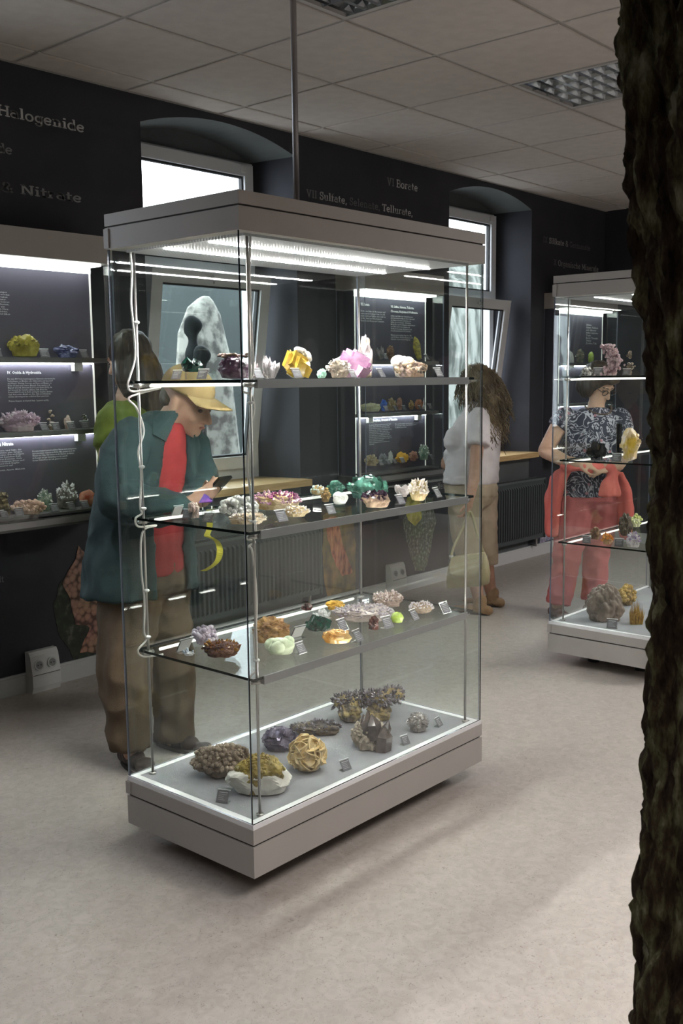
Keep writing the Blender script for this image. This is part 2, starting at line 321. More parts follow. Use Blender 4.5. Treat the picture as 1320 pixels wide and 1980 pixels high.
('green_mineral', 'yellow green mineral behind the dark brown rock, far case', 'nodule', (5.2837, 2.45, 0.646), (0.0751, 0.0525, 0.0751), 'yellowgreen', 0, {'n': 30}),
('botryoidal_rock', 'large grey brown bubbly boulder on the far case floor', 'botry', (4.7517, 2.36, 0.228), (0.2092, 0.1255, 0.1958), 'greybrown', 0, {'n': 130}),
('ochre_rock', 'ochre yellow rock behind the grey brown boulder', 'nodule', (5.1589, 2.43, 0.228), (0.1058, 0.0741, 0.1201), 'ochre', 0, {'n': 60}),
('golden_spikes', 'golden spiky crystals at the far case floor beside the trunk', 'spikes', (4.7798, 2.2, 0.228), (0.0792, 0.0554, 0.1319), 'goldspike', 0, {'n': 60}),
('olive_mineral', 'olive yellow crystal lump on top shelf of left wall case', 'facet', (2.5363, 4.11, 1.595), (0.1468, 0.0514, 0.1049), 'olive', 0, {}),
('blue_mineral', 'deep blue rounded mineral on top shelf of left wall case', 'lump', (2.76, 4.11, 1.595), (0.1208, 0.0483, 0.0652), 'sodalite', 0, {}),
('pink_quartz', 'pale pink amethyst cluster on middle shelf of left wall case', 'druse', (2.4958, 4.11, 1.262), (0.1986, 0.0596, 0.1098), 'pinkamethyst', 0, {'n': 150}),
('twig_mineral', 'thin pale upright crystal on stick, middle shelf of left wall case', 'branch', (2.6739, 4.13, 1.262), (0.0386, 0.027, 0.094), 'palestick', 0, {'n': 14}),
('pink_mineral', 'tiny pinkish mineral on middle shelf of left wall case', 'lump', (2.7621, 4.13, 1.262), (0.0367, 0.0257, 0.0685), 'beigepink', 0, {}),
('silver_ball', 'small shiny silver nugget, rightmost on middle shelf of left wall case', 'facet', (2.8561, 4.13, 1.262), (0.0347, 0.0243, 0.0719), 'chrome', 0, {}),
('coral_mineral', 'peach coloured grape like mineral on bottom shelf of left wall case', 'nodule', (2.5202, 4.11, 0.884), (0.1684, 0.0505, 0.0748), 'peach', 0, {'n': 110}),
('green_white_mineral', 'green and white mineral behind the peach one, left wall case', 'druse', (2.6253, 4.14, 0.884), (0.0823, 0.0247, 0.1112), 'greenwhite', 0, {'n': 50}),
('white_crystal', 'white crystal fan on dark base, bottom shelf of left wall case', 'druse', (2.7398, 4.13, 0.884), (0.1083, 0.0433, 0.1413), 'whitefan', 0, {'n': 130}),
('agate_slice', 'red orange agate slice standing at the right of bottom shelf', 'blob', (2.8558, 4.13, 0.884), (0.0852, 0.017, 0.0842), 'redagate', 0, {}),
('brass_mineral', 'dark brassy mineral at the left picture edge, bottom shelf', 'cubes', (2.4004, 4.12, 0.884), (0.0699, 0.0279, 0.1158), 'brass', 0, {'n': 8}),
('glassy_mineral', 'small glassy grey mineral on top shelf of middle wall case', 'points', (5.1059, 4.12, 1.605), (0.0596, 0.0298, 0.093), 'smokeclear', 0, {'n': 10}),
('brown_mineral', 'brown rounded mineral on top shelf of middle wall case', 'nodule', (5.2018, 4.12, 1.605), (0.0603, 0.0301, 0.1015), 'brownorange', 0, {'n': 40}),
('yellow_slab', 'tall yellow speckled slab on top shelf of middle wall case', 'slab', (5.494, 4.12, 1.605), (0.0934, 0.028, 0.1554), 'yellowslab', 0, {}),
('yellow_mineral', 'long yellowish stone on middle shelf of middle wall case', 'lump', (4.9908, 4.11, 1.275), (0.1381, 0.0483, 0.0592), 'yellowgrey', 0, {}),
('blue_mineral', 'bright blue small mineral on middle shelf of middle wall case', 'cubes', (5.1568, 4.14, 1.275), (0.0504, 0.0202, 0.0773), 'brightblue', 0, {'n': 9}),
('brown_mineral', 'tan brown mineral next to the bright blue one', 'nodule', (5.2154, 4.12, 1.275), (0.0608, 0.0304, 0.0912), 'tan', 0, {'n': 40}),
('red_mineral', 'reddish brown round mineral on middle shelf of middle wall case', 'lump', (5.3134, 4.13, 1.275), (0.0444, 0.0267, 0.0854), 'rosebrown', 0, {}),
('brown_mineral', 'smallest olive brown mineral on middle shelf of middle wall case', 'nodule', (5.4402, 4.13, 1.275), (0.0416, 0.0249, 0.0693), 'ochre', 0, {'n': 25}),
('red_mineral', 'rust red mineral at the right of middle shelf, middle wall case', 'druse', (5.5135, 4.12, 1.275), (0.0628, 0.0314, 0.0698), 'rust', 0, {'n': 40}),
('white_mineral', 'little white crystal at the right end of middle shelf, middle wall case', 'points', (5.5796, 4.13, 1.275), (0.0352, 0.0211, 0.0774), 'clearwhite', 0, {'n': 7}),
('tan_mineral', 'tan crumbly mineral at left of bottom shelf, middle wall case', 'nodule', (4.9919, 4.11, 0.93), (0.0927, 0.0371, 0.0761), 'tan', 0, {'n': 70}),
('grey_mineral', 'grey blue mineral on bottom shelf of middle wall case', 'druse', (5.1356, 4.13, 0.93), (0.0641, 0.0256, 0.0742), 'greyblue', 0, {'n': 40}),
('white_mineral', 'tiny whitish mineral between grey and yellow ones, middle wall case', 'lump', (5.2269, 4.14, 0.93), (0.0341, 0.0205, 0.0852), 'greywhite', 0, {}),
('yellow_mineral', 'golden yellow mineral on bottom shelf of middle wall case', 'lump', (5.3263, 4.12, 0.93), (0.0929, 0.0372, 0.0723), 'orange', 0, {}),
('red_mineral', 'red brown round mineral on bottom shelf of middle wall case', 'nodule', (5.4488, 4.12, 0.93), (0.0628, 0.0314, 0.0767), 'rosebrown', 0, {'n': 40}),
('green_white_mineral', 'white mineral with green top, rightmost in middle wall case', 'druse', (5.5522, 4.11, 0.93), (0.0846, 0.0338, 0.1092), 'greenwhite', 0, {'n': 50}),
('white_slab', 'white leaning crystal on shelf of the wall case behind far case', 'slab', (7.5729, 4.11, 1.55), (0.0893, 0.0357, 0.1543), 'clearwhite', 0, {}),
('brown_green_mineral', 'brown green mineral on shelf of the wall case behind far case', 'facet', (7.7297, 4.11, 1.59), (0.0819, 0.0328, 0.1247), 'olivebrown', 0, {}),
('green_ball', 'round yellow green mineral on shelf of the wall case behind far case', 'blob', (7.9244, 4.11, 1.6), (0.0526, 0.0316, 0.0913), 'lime', 0, {})]
CARDS=[
('left of the dark green crystal, facing the left end', (1.96, 2.36, 1.486), 0.0337, 'l'),
('right of the dark green crystal, facing the left end', (1.96, 2.2444, 1.486), 0.0359, 'l'),
('in front of the clear grey quartz cluster, top shelf', (2.0267, 2.08, 1.486), 0.0352, 'f'),
('in front of the yellow honey fluorite, top shelf', (2.185, 2.08, 1.486), 0.0351, 'f'),
('in front of the pink fluorite, top shelf', (2.439, 2.08, 1.486), 0.0308, 'f'),
('left of the tan brown cluster, top shelf', (2.5825, 2.08, 1.486), 0.0369, 'f'),
('at the right end of the top shelf of near case', (2.8991, 2.08, 1.486), 0.0378, 'f'),
('with white back turned, left on the middle shelf', (2.0249, 2.458, 1.066), 0.0372, 'b'),
('in front of the small beige pink rock, middle shelf', (1.9904, 2.3653, 1.066), 0.0331, 'l'),
('in front of the blue crystal block, middle shelf', (1.9754, 2.2539, 1.066), 0.0352, 'l'),
('in front of the low white and tan crystal plate', (2.1148, 2.0842, 1.066), 0.0413, 'f'),
('in front of the milky white mineral, middle shelf', (2.3306, 2.0829, 1.066), 0.0354, 'f'),
('in front of the cream flower cluster, middle shelf', (2.655, 2.0597, 1.066), 0.038, 'f'),
('at the right end of the middle shelf, near case', (2.8833, 2.0725, 1.066), 0.0418, 'f'),
('in front of the pale green bubbly mineral, lower shelf', (2.2016, 2.0978, 0.646), 0.0399, 'f'),
('with white back turned, behind the emerald crystals', (2.3255, 2.2346, 0.646), 0.054, 'b'),
('between the wide lilac druse and the amber geode', (2.4974, 2.1839, 0.646), 0.0469, 'f'),
('right beside the orange amber geode, lower shelf', (2.4214, 2.0517, 0.646), 0.0449, 'f'),
('right beside the dark red brown crystal, lower shelf', (2.6187, 2.0888, 0.646), 0.0455, 'f'),
('in front of the small round pale druse, lower shelf', (2.7641, 2.0846, 0.646), 0.0433, 'f'),
('at the right end of the lower shelf, near case', (2.9206, 2.0646, 0.646), 0.0464, 'f'),
('with white back turned, left end of lower shelf', (1.9845, 2.3968, 0.646), 0.0548, 'b'),
('in front of the olive green crusted mineral', (1.9404, 2.1848, 0.228), 0.0419, 'l'),
('in front of the cream rosette, near case floor', (2.3661, 2.0636, 0.228), 0.0402, 'f'),
('in front of the smoky quartz, near case floor', (2.6737, 2.0577, 0.228), 0.0358, 'f'),
('right of the silvery mineral, near case floor', (2.8972, 2.0755, 0.228), 0.0376, 'f'),
('in front of the pink lilac cluster, far case', (4.62, 2.3582, 1.486), 0.0459, 'l'),
('right of the pink lilac cluster, far case', (4.62, 2.2073, 1.486), 0.0375, 'l'),
('in front of the black shiny cluster, far case', (4.62, 2.3553, 1.066), 0.0438, 'l'),
('in front of the black column, far case', (4.62, 2.2475, 1.066), 0.0482, 'l'),
('left on the lower shelf of far case', (4.62, 2.3997, 0.646), 0.0445, 'l'),
('in the middle of the lower shelf of far case', (4.62, 2.2242, 0.646), 0.0461, 'l'),
('in front of the large grey brown boulder, far case', (4.62, 2.2509, 0.228), 0.0545, 'l'),
('at the left picture edge, top shelf of left wall case', (2.3946, 4.09, 1.595), 0.0431, 'w'),
('right of the olive yellow lump, left wall case', (2.6317, 4.09, 1.595), 0.0472, 'w'),
('right of the deep blue mineral, left wall case', (2.8449, 4.09, 1.595), 0.0464, 'w'),
('right of the pale pink amethyst, left wall case', (2.6084, 4.085, 1.262), 0.0451, 'w'),
('in front of the pale upright crystal, left wall case', (2.6699, 4.085, 1.262), 0.0431, 'w'),
('in front of the tiny pinkish mineral, left wall case', (2.7539, 4.085, 1.262), 0.0437, 'w'),
('in front of the silver nugget, left wall case', (2.8299, 4.085, 1.262), 0.0467, 'w'),
('left of the peach mineral, left wall case', (2.3827, 4.085, 0.884), 0.0416, 'w'),
('in front of the peach mineral, left wall case', (2.4577, 4.085, 0.884), 0.0468, 'w'),
('in front of the green and white mineral, left wall case', (2.6422, 4.085, 0.884), 0.0458, 'w'),
('in front of the white crystal fan, left wall case', (2.7336, 4.085, 0.884), 0.044, 'w'),
('in front of the red agate slice, left wall case', (2.8087, 4.085, 0.884), 0.0445, 'w'),
('left of the brown rounded mineral, middle wall case', (5.1187, 4.09, 1.605), 0.043, 'w'),
('right of the yellow speckled slab, middle wall case', (5.5638, 4.09, 1.605), 0.0452, 'w'),
('in front of the bright blue mineral, middle wall case', (5.1175, 4.085, 1.275), 0.0399, 'w'),
('in front of the tan brown mineral, middle wall case', (5.2145, 4.085, 1.275), 0.0404, 'w'),
('in front of the reddish round mineral, middle wall case', (5.3081, 4.085, 1.275), 0.0408, 'w'),
('in front of the rust red mineral, middle wall case', (5.4782, 4.085, 1.275), 0.0346, 'w'),
('at the right end of middle shelf, middle wall case', (5.5953, 4.085, 1.275), 0.0421, 'w'),
('in front of the tan crumbly mineral, middle wall case', (5.0612, 4.085, 0.93), 0.0399, 'w'),
('in front of the grey blue mineral, middle wall case', (5.1387, 4.085, 0.93), 0.0369, 'w'),
('in front of the tiny whitish mineral, middle wall case', (5.2039, 4.085, 0.93), 0.0372, 'w'),
('in front of the golden yellow mineral, middle wall case', (5.2868, 4.085, 0.93), 0.0444, 'w'),
('at the right end of bottom shelf, middle wall case', (5.6133, 4.085, 0.93), 0.0425, 'w')]
LETTERS=[
('wall lettering reading III Halogenide at top left of the dark wall', [('III', 0.2), (' ', 0), ('Halogenide', 0.6)], 2.461, 2.683, 0.58, 0.047),
('wall lettering ending in dim Hydroxide below the Halogenide line', [('IV', 0.2), (' ', 0), ('Oxide ', 0.6), ('& ', 0.2), ('Hydroxide', 0.22)], 1.92, 2.519, 0.723, 0.041),
('wall lettering reading V Carbonate & Nitrate at left', [('V', 0.2), (' ', 0), ('Carbonate ', 0.5), ('& ', 0.13), ('Nitrate', 0.3)], 1.961, 2.349, 1.047, 0.043),
('wall lettering reading VI Borate above the near case', [('VI', 0.16), (' ', 0), ('Borate', 0.6)], 5.389, 2.746, 0.339, 0.049),
('wall lettering reading VII Sulfate, Selenate, Tellurate above the near case', [('VII', 0.16), (' ', 0), ('Sulfate, ', 0.55), ('Selenate, ', 0.14), ('Tellurate,', 0.6)], 4.609, 2.575, 1.061, 0.045),
('wall lettering reading IX Silikate & Germanate on the far pier', [('IX', 0.1), (' ', 0), ('Silikate ', 0.5), ('& ', 0.4), ('Germanate', 0.16)], 7.412, 2.564, 0.803, 0.045),
('wall lettering reading X Organische Minerale on the far pier', [('X', 0.13), (' ', 0), ('Organische Minerale', 0.36)], 7.585, 2.396, 0.792, 0.046),
('dim lettering wulfenit on the wall under the middle wall case', [('wulfenit', 0.2)], 5.891, 0.682, 0.2, 0.045),
('dim letters lt on the wall at the left picture edge', [('lt', 0.16)], 2.456, 0.554, 0.024, 0.029)]
PANELTEXT=[
('b', 'p0', 2.284, 1.889, 0.231, 0.106, 10, 4.166),
('h', 'IV. Oxide & Hydroxide', 2.482, 1.518, 0.175, -0.018, 1, 4.166),
('b', 'p1', 2.481, 1.504, 0.247, 0.109, 11, 4.166),
('h', 'V. Carbonate & Nitrate', 2.311, 1.199, 0.183, -0.018, 1, 4.166),
('b', 'p2', 2.31, 1.183, 0.238, 0.098, 11, 4.166),
('b', 'p3', 2.588, 1.171, 0.241, 0.053, 6, 4.166),
('h', 'VI. Borate', 4.964, 1.94, 0.087, -0.019, 1, 4.166),
('b', 'p4', 4.964, 1.914, 0.25, 0.074, 6, 4.166),
('h', 'VII. Sulfate, Selenate, Tellurate,', 5.268, 1.937, 0.251, -0.02, 1, 4.166),
('h', 'Chromate, Molybdate & Wolframate', 5.268, 1.907, 0.291, -0.02, 1, 4.166),
('b', 'p5', 5.268, 1.894, 0.263, 0.163, 13, 4.166),
('h', 'VIII. Phosphate, Arsenate & Vanadate', 5.032, 1.201, 0.302, -0.023, 1, 4.166),
('b', 'p6', 5.037, 1.191, 0.241, 0.133, 12, 4.166),
('b', 'p7', 5.306, 1.187, 0.257, 0.034, 3, 4.166),
('b', 'p8', 7.936, 1.926, 0.215, 0.173, 9, 4.166)]
PEOPLE={'RH': (0.6575, -0.7534, 0.0), 'FH': (0.7525, 0.6586, 0.0), 'man': {'torso': [(2.4507, 3.2161, 0.7018, 0.12), (2.4855, 3.24, 0.9453, 0.105), (2.5235, 3.2373, 1.1497, 0.1), (2.5576, 3.2054, 1.2623, 0.08), (2.585, 3.1557, 1.3237, 0.058), (2.6119, 3.1217, 1.3844, 0.055)], 'head': (2.6286, 3.1062, 1.4024), 'legs': [[(2.3982, 3.1865, 0.7137, 0.07), (2.317, 3.1524, 0.3834, 0.055), (2.2974, 3.0947, 0.0582, 0.042)], [(2.5483, 3.2088, 0.6873, 0.07), (2.5467, 3.1404, 0.3337, 0.05), (2.5339, 3.143, 0.0429, 0.042)]], 'trous': [[(2.4607, 3.2107, 0.7323, 0.17), (2.4553, 3.2068, 0.6813, 0.165)], [(2.3955, 3.1896, 0.7137, 0.122), (2.3143, 3.1554, 0.3834, 0.1), (2.2953, 3.1229, 0.1875, 0.083), (2.2888, 3.1082, 0.0763, 0.08)], [(2.5456, 3.212, 0.6873, 0.12), (2.5467, 3.1404, 0.3337, 0.083), (2.5397, 3.1363, 0.1193, 0.076), (2.5369, 3.14, 0.0449, 0.078)]], 'arms': [[(2.3661, 3.1356, 1.2738, 0.06), (2.2812, 3.1259, 1.0457, 0.05), (2.3766, 2.8882, 1.0146, 0.036), (2.4061, 2.8582, 1.033, 0.032)], [(2.7276, 3.2023, 1.2221, 0.055), (2.7174, 3.1261, 1.0884, 0.045), (2.5883, 3.0431, 1.0075, 0.033), (2.5449, 2.9736, 1.0248, 0.03)]], 'sleeves': [[(2.3738, 3.14, 1.2635, 0.085), (2.3051, 3.1328, 1.1409, 0.083), (2.2895, 3.1176, 1.0513, 0.08), (2.3275, 2.9917, 1.0216, 0.072), (2.3838, 2.8732, 1.0189, 0.06)], [(2.7243, 3.2052, 1.2179, 0.075), (2.7146, 3.1293, 1.0884, 0.06), (2.6055, 3.0564, 1.0192, 0.05)]], 'jrings': [(2.443, 3.2019, 0.663), (2.4559, 3.2113, 0.7851), (2.4786, 3.2178, 0.9479), (2.5018, 3.1975, 1.1326), (2.5281, 3.1915, 1.254), (2.5618, 3.1658, 1.3183), (2.5849, 3.1474, 1.3585)], 'hand': [(2.4142, 2.8501, 1.0385), (2.4739, 2.8194, 1.0733)], 'hand2': [(2.5467, 2.97, 1.0168), (2.5521, 2.8794, 1.0544)], 'phone': (2.5196, 2.8302, 1.082), 'shoes': [[(2.2889, 3.1459), (2.2835, 2.9725)], [(2.5328, 3.1867), (2.631, 3.0114)]], 'ribbon': [(2.5437, 2.8929, 0.9969), (2.5365, 2.8876, 0.9286), (2.5269, 2.8927, 0.8995), (2.5362, 2.8801, 0.8896), (2.5501, 2.8611, 0.8737), (2.553, 2.8511, 0.8404), (2.5424, 2.8555, 0.8015), (2.5203, 2.8757, 0.7765), (2.4995, 2.8969, 0.7632)]}, 'wb': {'head': (2.94, 3.8893, 1.5849), 'torso': [(2.8855, 3.8017, 0.8314, 0.14), (2.907, 3.8294, 1.0945, 0.13), (2.9166, 3.8542, 1.274, 0.125), (2.9235, 3.8653, 1.3697, 0.08), (2.9292, 3.8754, 1.4534, 0.05), (2.934, 3.8819, 1.5132, 0.05)], 'legs': [[(2.8475, 3.7803, 0.8134, 0.1), (2.8183, 3.7382, 0.434, 0.07), (2.795, 3.7034, 0.1257, 0.045)], [(2.9485, 3.815, 0.7985, 0.1), (2.9154, 3.7757, 0.411, 0.07), (2.8868, 3.7458, 0.0962, 0.045)]], 'arms': [[(2.8052, 3.8354, 1.3097, 0.05), (2.7608, 3.8242, 1.1523, 0.042), (2.7339, 3.7447, 0.9827, 0.035), (2.7262, 3.699, 0.9399, 0.03)], [(3.064, 3.8933, 1.3163, 0.05), (3.0321, 3.8075, 1.0867, 0.042), (2.9408, 3.7224, 0.9046, 0.033)]], 'sleeves': [[(2.8113, 3.8437, 1.3093, 0.068), (2.7612, 3.8303, 1.185, 0.06)], [(3.0537, 3.8884, 1.3094, 0.07), (3.0483, 3.8412, 1.195, 0.058)]], 'top': [(2.888, 3.8036, 0.8554), (2.907, 3.8294, 1.0945), (2.9169, 3.8515, 1.262), (2.921, 3.8634, 1.3458), (2.9252, 3.8695, 1.4008)]}, 'ww': {'head': (5.4974, 3.6613, 1.4243), 'torso': [(5.4154, 3.626, 0.776, 0.11), (5.4381, 3.6426, 0.99, 0.11), (5.4644, 3.6454, 1.1544, 0.13), (5.5028, 3.6243, 1.2692, 0.085), (5.5032, 3.6369, 1.3352, 0.05), (5.4982, 3.6538, 1.3913, 0.05)], 'legs': [[(5.3317, 3.6247, 0.7504, 0.07), (5.2775, 3.5585, 0.4143, 0.062), (5.2823, 3.5337, 0.3168, 0.055), (5.2872, 3.4808, 0.0797, 0.034)], [(5.5073, 3.6351, 0.7335, 0.07), (5.5041, 3.6024, 0.3967, 0.062), (5.505, 3.578, 0.2794, 0.055), (5.5259, 3.5419, 0.0641, 0.034)]], 'trous': [[(5.4128, 3.6322, 0.7925, 0.17), (5.4058, 3.6271, 0.7267, 0.165)], [(5.3317, 3.6247, 0.7504, 0.115), (5.2888, 3.5864, 0.5427, 0.095), (5.2754, 3.5448, 0.3332, 0.08)], [(5.5139, 3.6275, 0.7334, 0.11), (5.516, 3.5986, 0.4467, 0.085), (5.5087, 3.5724, 0.2727, 0.075)]], 'arms': [[(5.3586, 3.5367, 1.2328, 0.05), (5.296, 3.5092, 1.043, 0.042), (5.2494, 3.4961, 0.8633, 0.036), (5.2003, 3.4968, 0.7388, 0.028)], [(5.6382, 3.7659, 1.2191, 0.05), (5.5882, 3.813, 1.0148, 0.04), (5.4832, 3.802, 0.8957, 0.03)]], 'sleeves': [[(5.3777, 3.5454, 1.232, 0.07), (5.3273, 3.523, 1.1376, 0.075), (5.3002, 3.5083, 1.0621, 0.078)], [(5.6213, 3.7547, 1.2199, 0.065), (5.5893, 3.7935, 1.0771, 0.065)]], 'top': [(5.4134, 3.6368, 0.8189), (5.4418, 3.6371, 0.9833), (5.4613, 3.639, 1.105), (5.4871, 3.6292, 1.2035), (5.5089, 3.6206, 1.2856), (5.5108, 3.6302, 1.3449)], 'bust': (5.392, 3.6834, 1.0841), 'hand': [(5.1993, 3.496, 0.7293), (5.1808, 3.5022, 0.6533)], 'shoes': [[(5.395, 3.504), (5.2563, 3.6089)], [(5.5715, 3.5227), (5.4581, 3.6171)]], 'bag': (5.0993, 3.4375, 0.3221), 'strap': [(5.0541, 3.533, 0.3888), (5.0685, 3.5278, 0.4454), (5.1078, 3.5016, 0.5394), (5.145, 3.4778, 0.6334), (5.1588, 3.4683, 0.6648), (5.168, 3.4515, 0.633), (5.1776, 3.4154, 0.5066), (5.192, 3.375, 0.3865)]}, 'wr': {'head': (5.8381, 2.9682, 1.4366), 'torso': [(5.7262, 2.9579, 0.7416, 0.1), (5.7541, 2.9704, 0.9649, 0.125), (5.7795, 2.973, 1.1243, 0.12), (5.7998, 2.972, 1.2358, 0.08), (5.8108, 2.9721, 1.2996, 0.052), (5.8261, 2.9674, 1.3632, 0.05)], 'legs': [[(5.6737, 3.0148, 0.7265, 0.07), (5.567, 3.0071, 0.3831, 0.065), (5.4888, 3.0367, 0.0827, 0.04)], [(5.7732, 2.9008, 0.7248, 0.07), (5.7084, 2.9051, 0.3743, 0.065), (5.6695, 2.8925, 0.0872, 0.04)]], 'trous': [[(5.7279, 2.9591, 0.7575, 0.165), (5.7221, 2.9549, 0.7033, 0.165)], [(5.6498, 3.0088, 0.7131, 0.125), (5.5754, 3.0133, 0.4624, 0.09), (5.5342, 3.0226, 0.2725, 0.078), (5.4916, 3.0348, 0.089, 0.075)], [(5.7757, 2.8948, 0.7088, 0.12), (5.7126, 2.9002, 0.3742, 0.075), (5.6733, 2.8913, 0.1032, 0.072)]], 'arms': [[(5.6409, 3.1172, 1.2071, 0.055), (5.5209, 3.1578, 1.0298, 0.047), (5.4921, 2.9955, 0.972, 0.038), (5.5104, 2.912, 0.9651, 0.03)], [(5.9097, 2.8379, 1.1924, 0.055), (5.8569, 2.7741, 1.0304, 0.045), (5.6954, 2.7582, 0.9468, 0.036), (5.6043, 2.7704, 0.9465, 0.03)]], 'sleeves': [[(5.6581, 3.102, 1.2291, 0.07), (5.6128, 3.1259, 1.1665, 0.068)], [(5.8997, 2.8544, 1.2181, 0.07), (5.8871, 2.8181, 1.1169, 0.066)]], 'top': [(5.7233, 2.9637, 0.7544), (5.7448, 2.9715, 0.9171), (5.7702, 2.9742, 1.0765), (5.7856, 2.9775, 1.1817), (5.7973, 2.9781, 1.2518), (5.8056, 2.9762, 1.2901)], 'hand': [(5.5063, 2.9167, 0.9652), (5.5307, 2.8408, 0.9546)], 'hand2': [(5.6084, 2.7657, 0.9464), (5.5612, 2.8021, 0.9357)], 'shoes': [[(5.711, 3.1517), (5.4416, 3.0805)], [(5.9862, 3.0464), (5.7545, 2.9558)]], 'card': [[(5.5319, 3.0062, 0.9467, 0.045), (5.5178, 3.0674, 0.8654, 0.05), (5.5174, 3.1001, 0.7196, 0.045), (5.4914, 3.089, 0.5142, 0.03)], [(5.483, 3.0004, 0.9442, 0.03), (5.5147, 2.8864, 0.938, 0.03), (5.5908, 2.7834, 0.9344, 0.033)], [(5.59, 2.7697, 0.9382, 0.034), (5.6204, 2.744, 0.9062, 0.03)], [(5.606, 2.7471, 0.9165, 0.03), (5.5843, 2.7579, 0.8462, 0.042), (5.5768, 2.7525, 0.7758, 0.05)], [(5.6853, 2.7624, 0.9097, 0.04), (5.7715, 2.7642, 0.7982, 0.045), (5.7822, 2.7477, 0.6225, 0.045), (5.773, 2.7331, 0.4965, 0.03)]]}, 'trunk': [(1.4232, 0.5603, 2.08, 0.15), (1.4116, 0.545, 1.9364, 0.15), (1.4023, 0.5297, 1.8064, 0.15), (1.3936, 0.5165, 1.6901, 0.148), (1.386, 0.5007, 1.5669, 0.146), (1.3779, 0.4828, 1.4301, 0.147), (1.367, 0.468, 1.2933, 0.148), (1.3534, 0.4564, 1.1565, 0.15), (1.3379, 0.4468, 1.0197, 0.152), (1.318, 0.4424, 0.8831, 0.154), (1.2999, 0.4359, 0.7464, 0.156), (1.2832, 0.4305, 0.6234, 0.16)]}
OUT={'stone': [(4.9739, 6.0, 1.3932), (5.0231, 6.0, 1.8562), (5.127, 6.0, 2.0521), (5.2852, 6.0, 2.1375), (5.4137, 6.0, 2.0259), (5.4989, 6.0, 1.6681), (5.5557, 6.0, 1.383)], 'fig1': [(5.005, 5.8, 1.893), (4.981, 5.8, 1.7908), (4.9544, 5.8, 1.6209), (4.9653, 5.8, 1.3934)], 'fig2': [(5.0435, 5.75, 1.6772), (5.0094, 5.75, 1.5748), (4.9523, 5.75, 1.3936)]}  # outlines of the bright reflection and dark figures in the left pane
# ------------------------------------------------------------------ room shell
ZC = 2.925; YB = 4.29; XL, XR, YF = -2.2, 8.49, -2.6
MB().box((XL-.2, YF-.2, -.1), (XR+.2, 4.9, 0)).build('floor', FLOORM, kind='structure')
MB().box((XL-.2, YF-.2, 0), (XL, 4.7, 3.1)).build('wall_left', WALLM, kind='structure')
MB().box((XR, YF-.2, 0), (XR+.2, 4.7, 3.1)).build('wall_right', WALLM, kind='structure')
MB().box((XL, YF-.2, 0), (XR, YF, 3.1)).build('wall_front', NICHE, kind='structure')
YO = 4.66
N1 = (3.38, 4.52, 3.45, 4.465); N2 = (6.10, 7.235, 6.17, 7.17); N0 = (.66, 1.80, .73, 1.745)   # niche: front x0 x1, back x0 x1
wb = MB()
wb.prism([(XL, YB), (N0[0], YB), (N0[2], YO), (XL, YO)], 0, 3.1)
wb.prism([(N0[1], YB), (N1[0], YB), (N1[2], YO), (N0[3], YO)], 0, 3.1)
wb.prism([(N1[1], YB), (N2[0], YB), (N2[2], YO), (N1[3], YO)], 0, 3.1)
wb.prism([(N2[1], YB), (XR, YB), (XR, YO), (N2[3], YO)], 0, 3.1)
for a in (N0, N1, N2):
    wb.prism([(a[0], YB), (a[1], YB), (a[3], YO), (a[2], YO)], 0, .84, 1)
    n = 18; lo = []
    for i in range(n+1):
        t = i/n; z = 2.795 + .095*(1-(2*t-1)**2)
        lo.append(((a[0]+(a[1]-a[0])*t), (a[2]+(a[3]-a[2])*t), z))
    for (x0, X0, z0), (x1, X1, z1) in zip(lo, lo[1:]):
        wb.add([(x0, YB, z0), (x1, YB, z1), (x1, YB, 3.1), (x0, YB, 3.1), (X0, YO, z0), (X1, YO, z1), (X1, YO, 3.1), (X0, YO, 3.1)],
               [(0, 1, 2, 3), (5, 4, 7, 6)], 0)
        wb.add([(x0, YB, z0), (x1, YB, z1), (X1, YO, z1), (X0, YO, z0)], [(0, 3, 2, 1)], 1)
    wb.prism([(a[2], 4.615), (a[3], 4.615), (a[3], YO), (a[2], YO)], 2.77, 3.0, 1)
wb.build('wall_back', [WALLM, NICHE], kind='structure')
for nm, x0, x1 in (('baseboard_back', XL, XR),):
    MB().box((x0, YB-.02, 0), (x1, YB, .085)).box((x0, YB-.014, .085), (x1, YB, .095)).build(nm, TRIM, kind='structure')
MB().box((XR-.02, YF, 0), (XR, YB-.02, .09)).build('baseboard_right', TRIM, kind='structure')
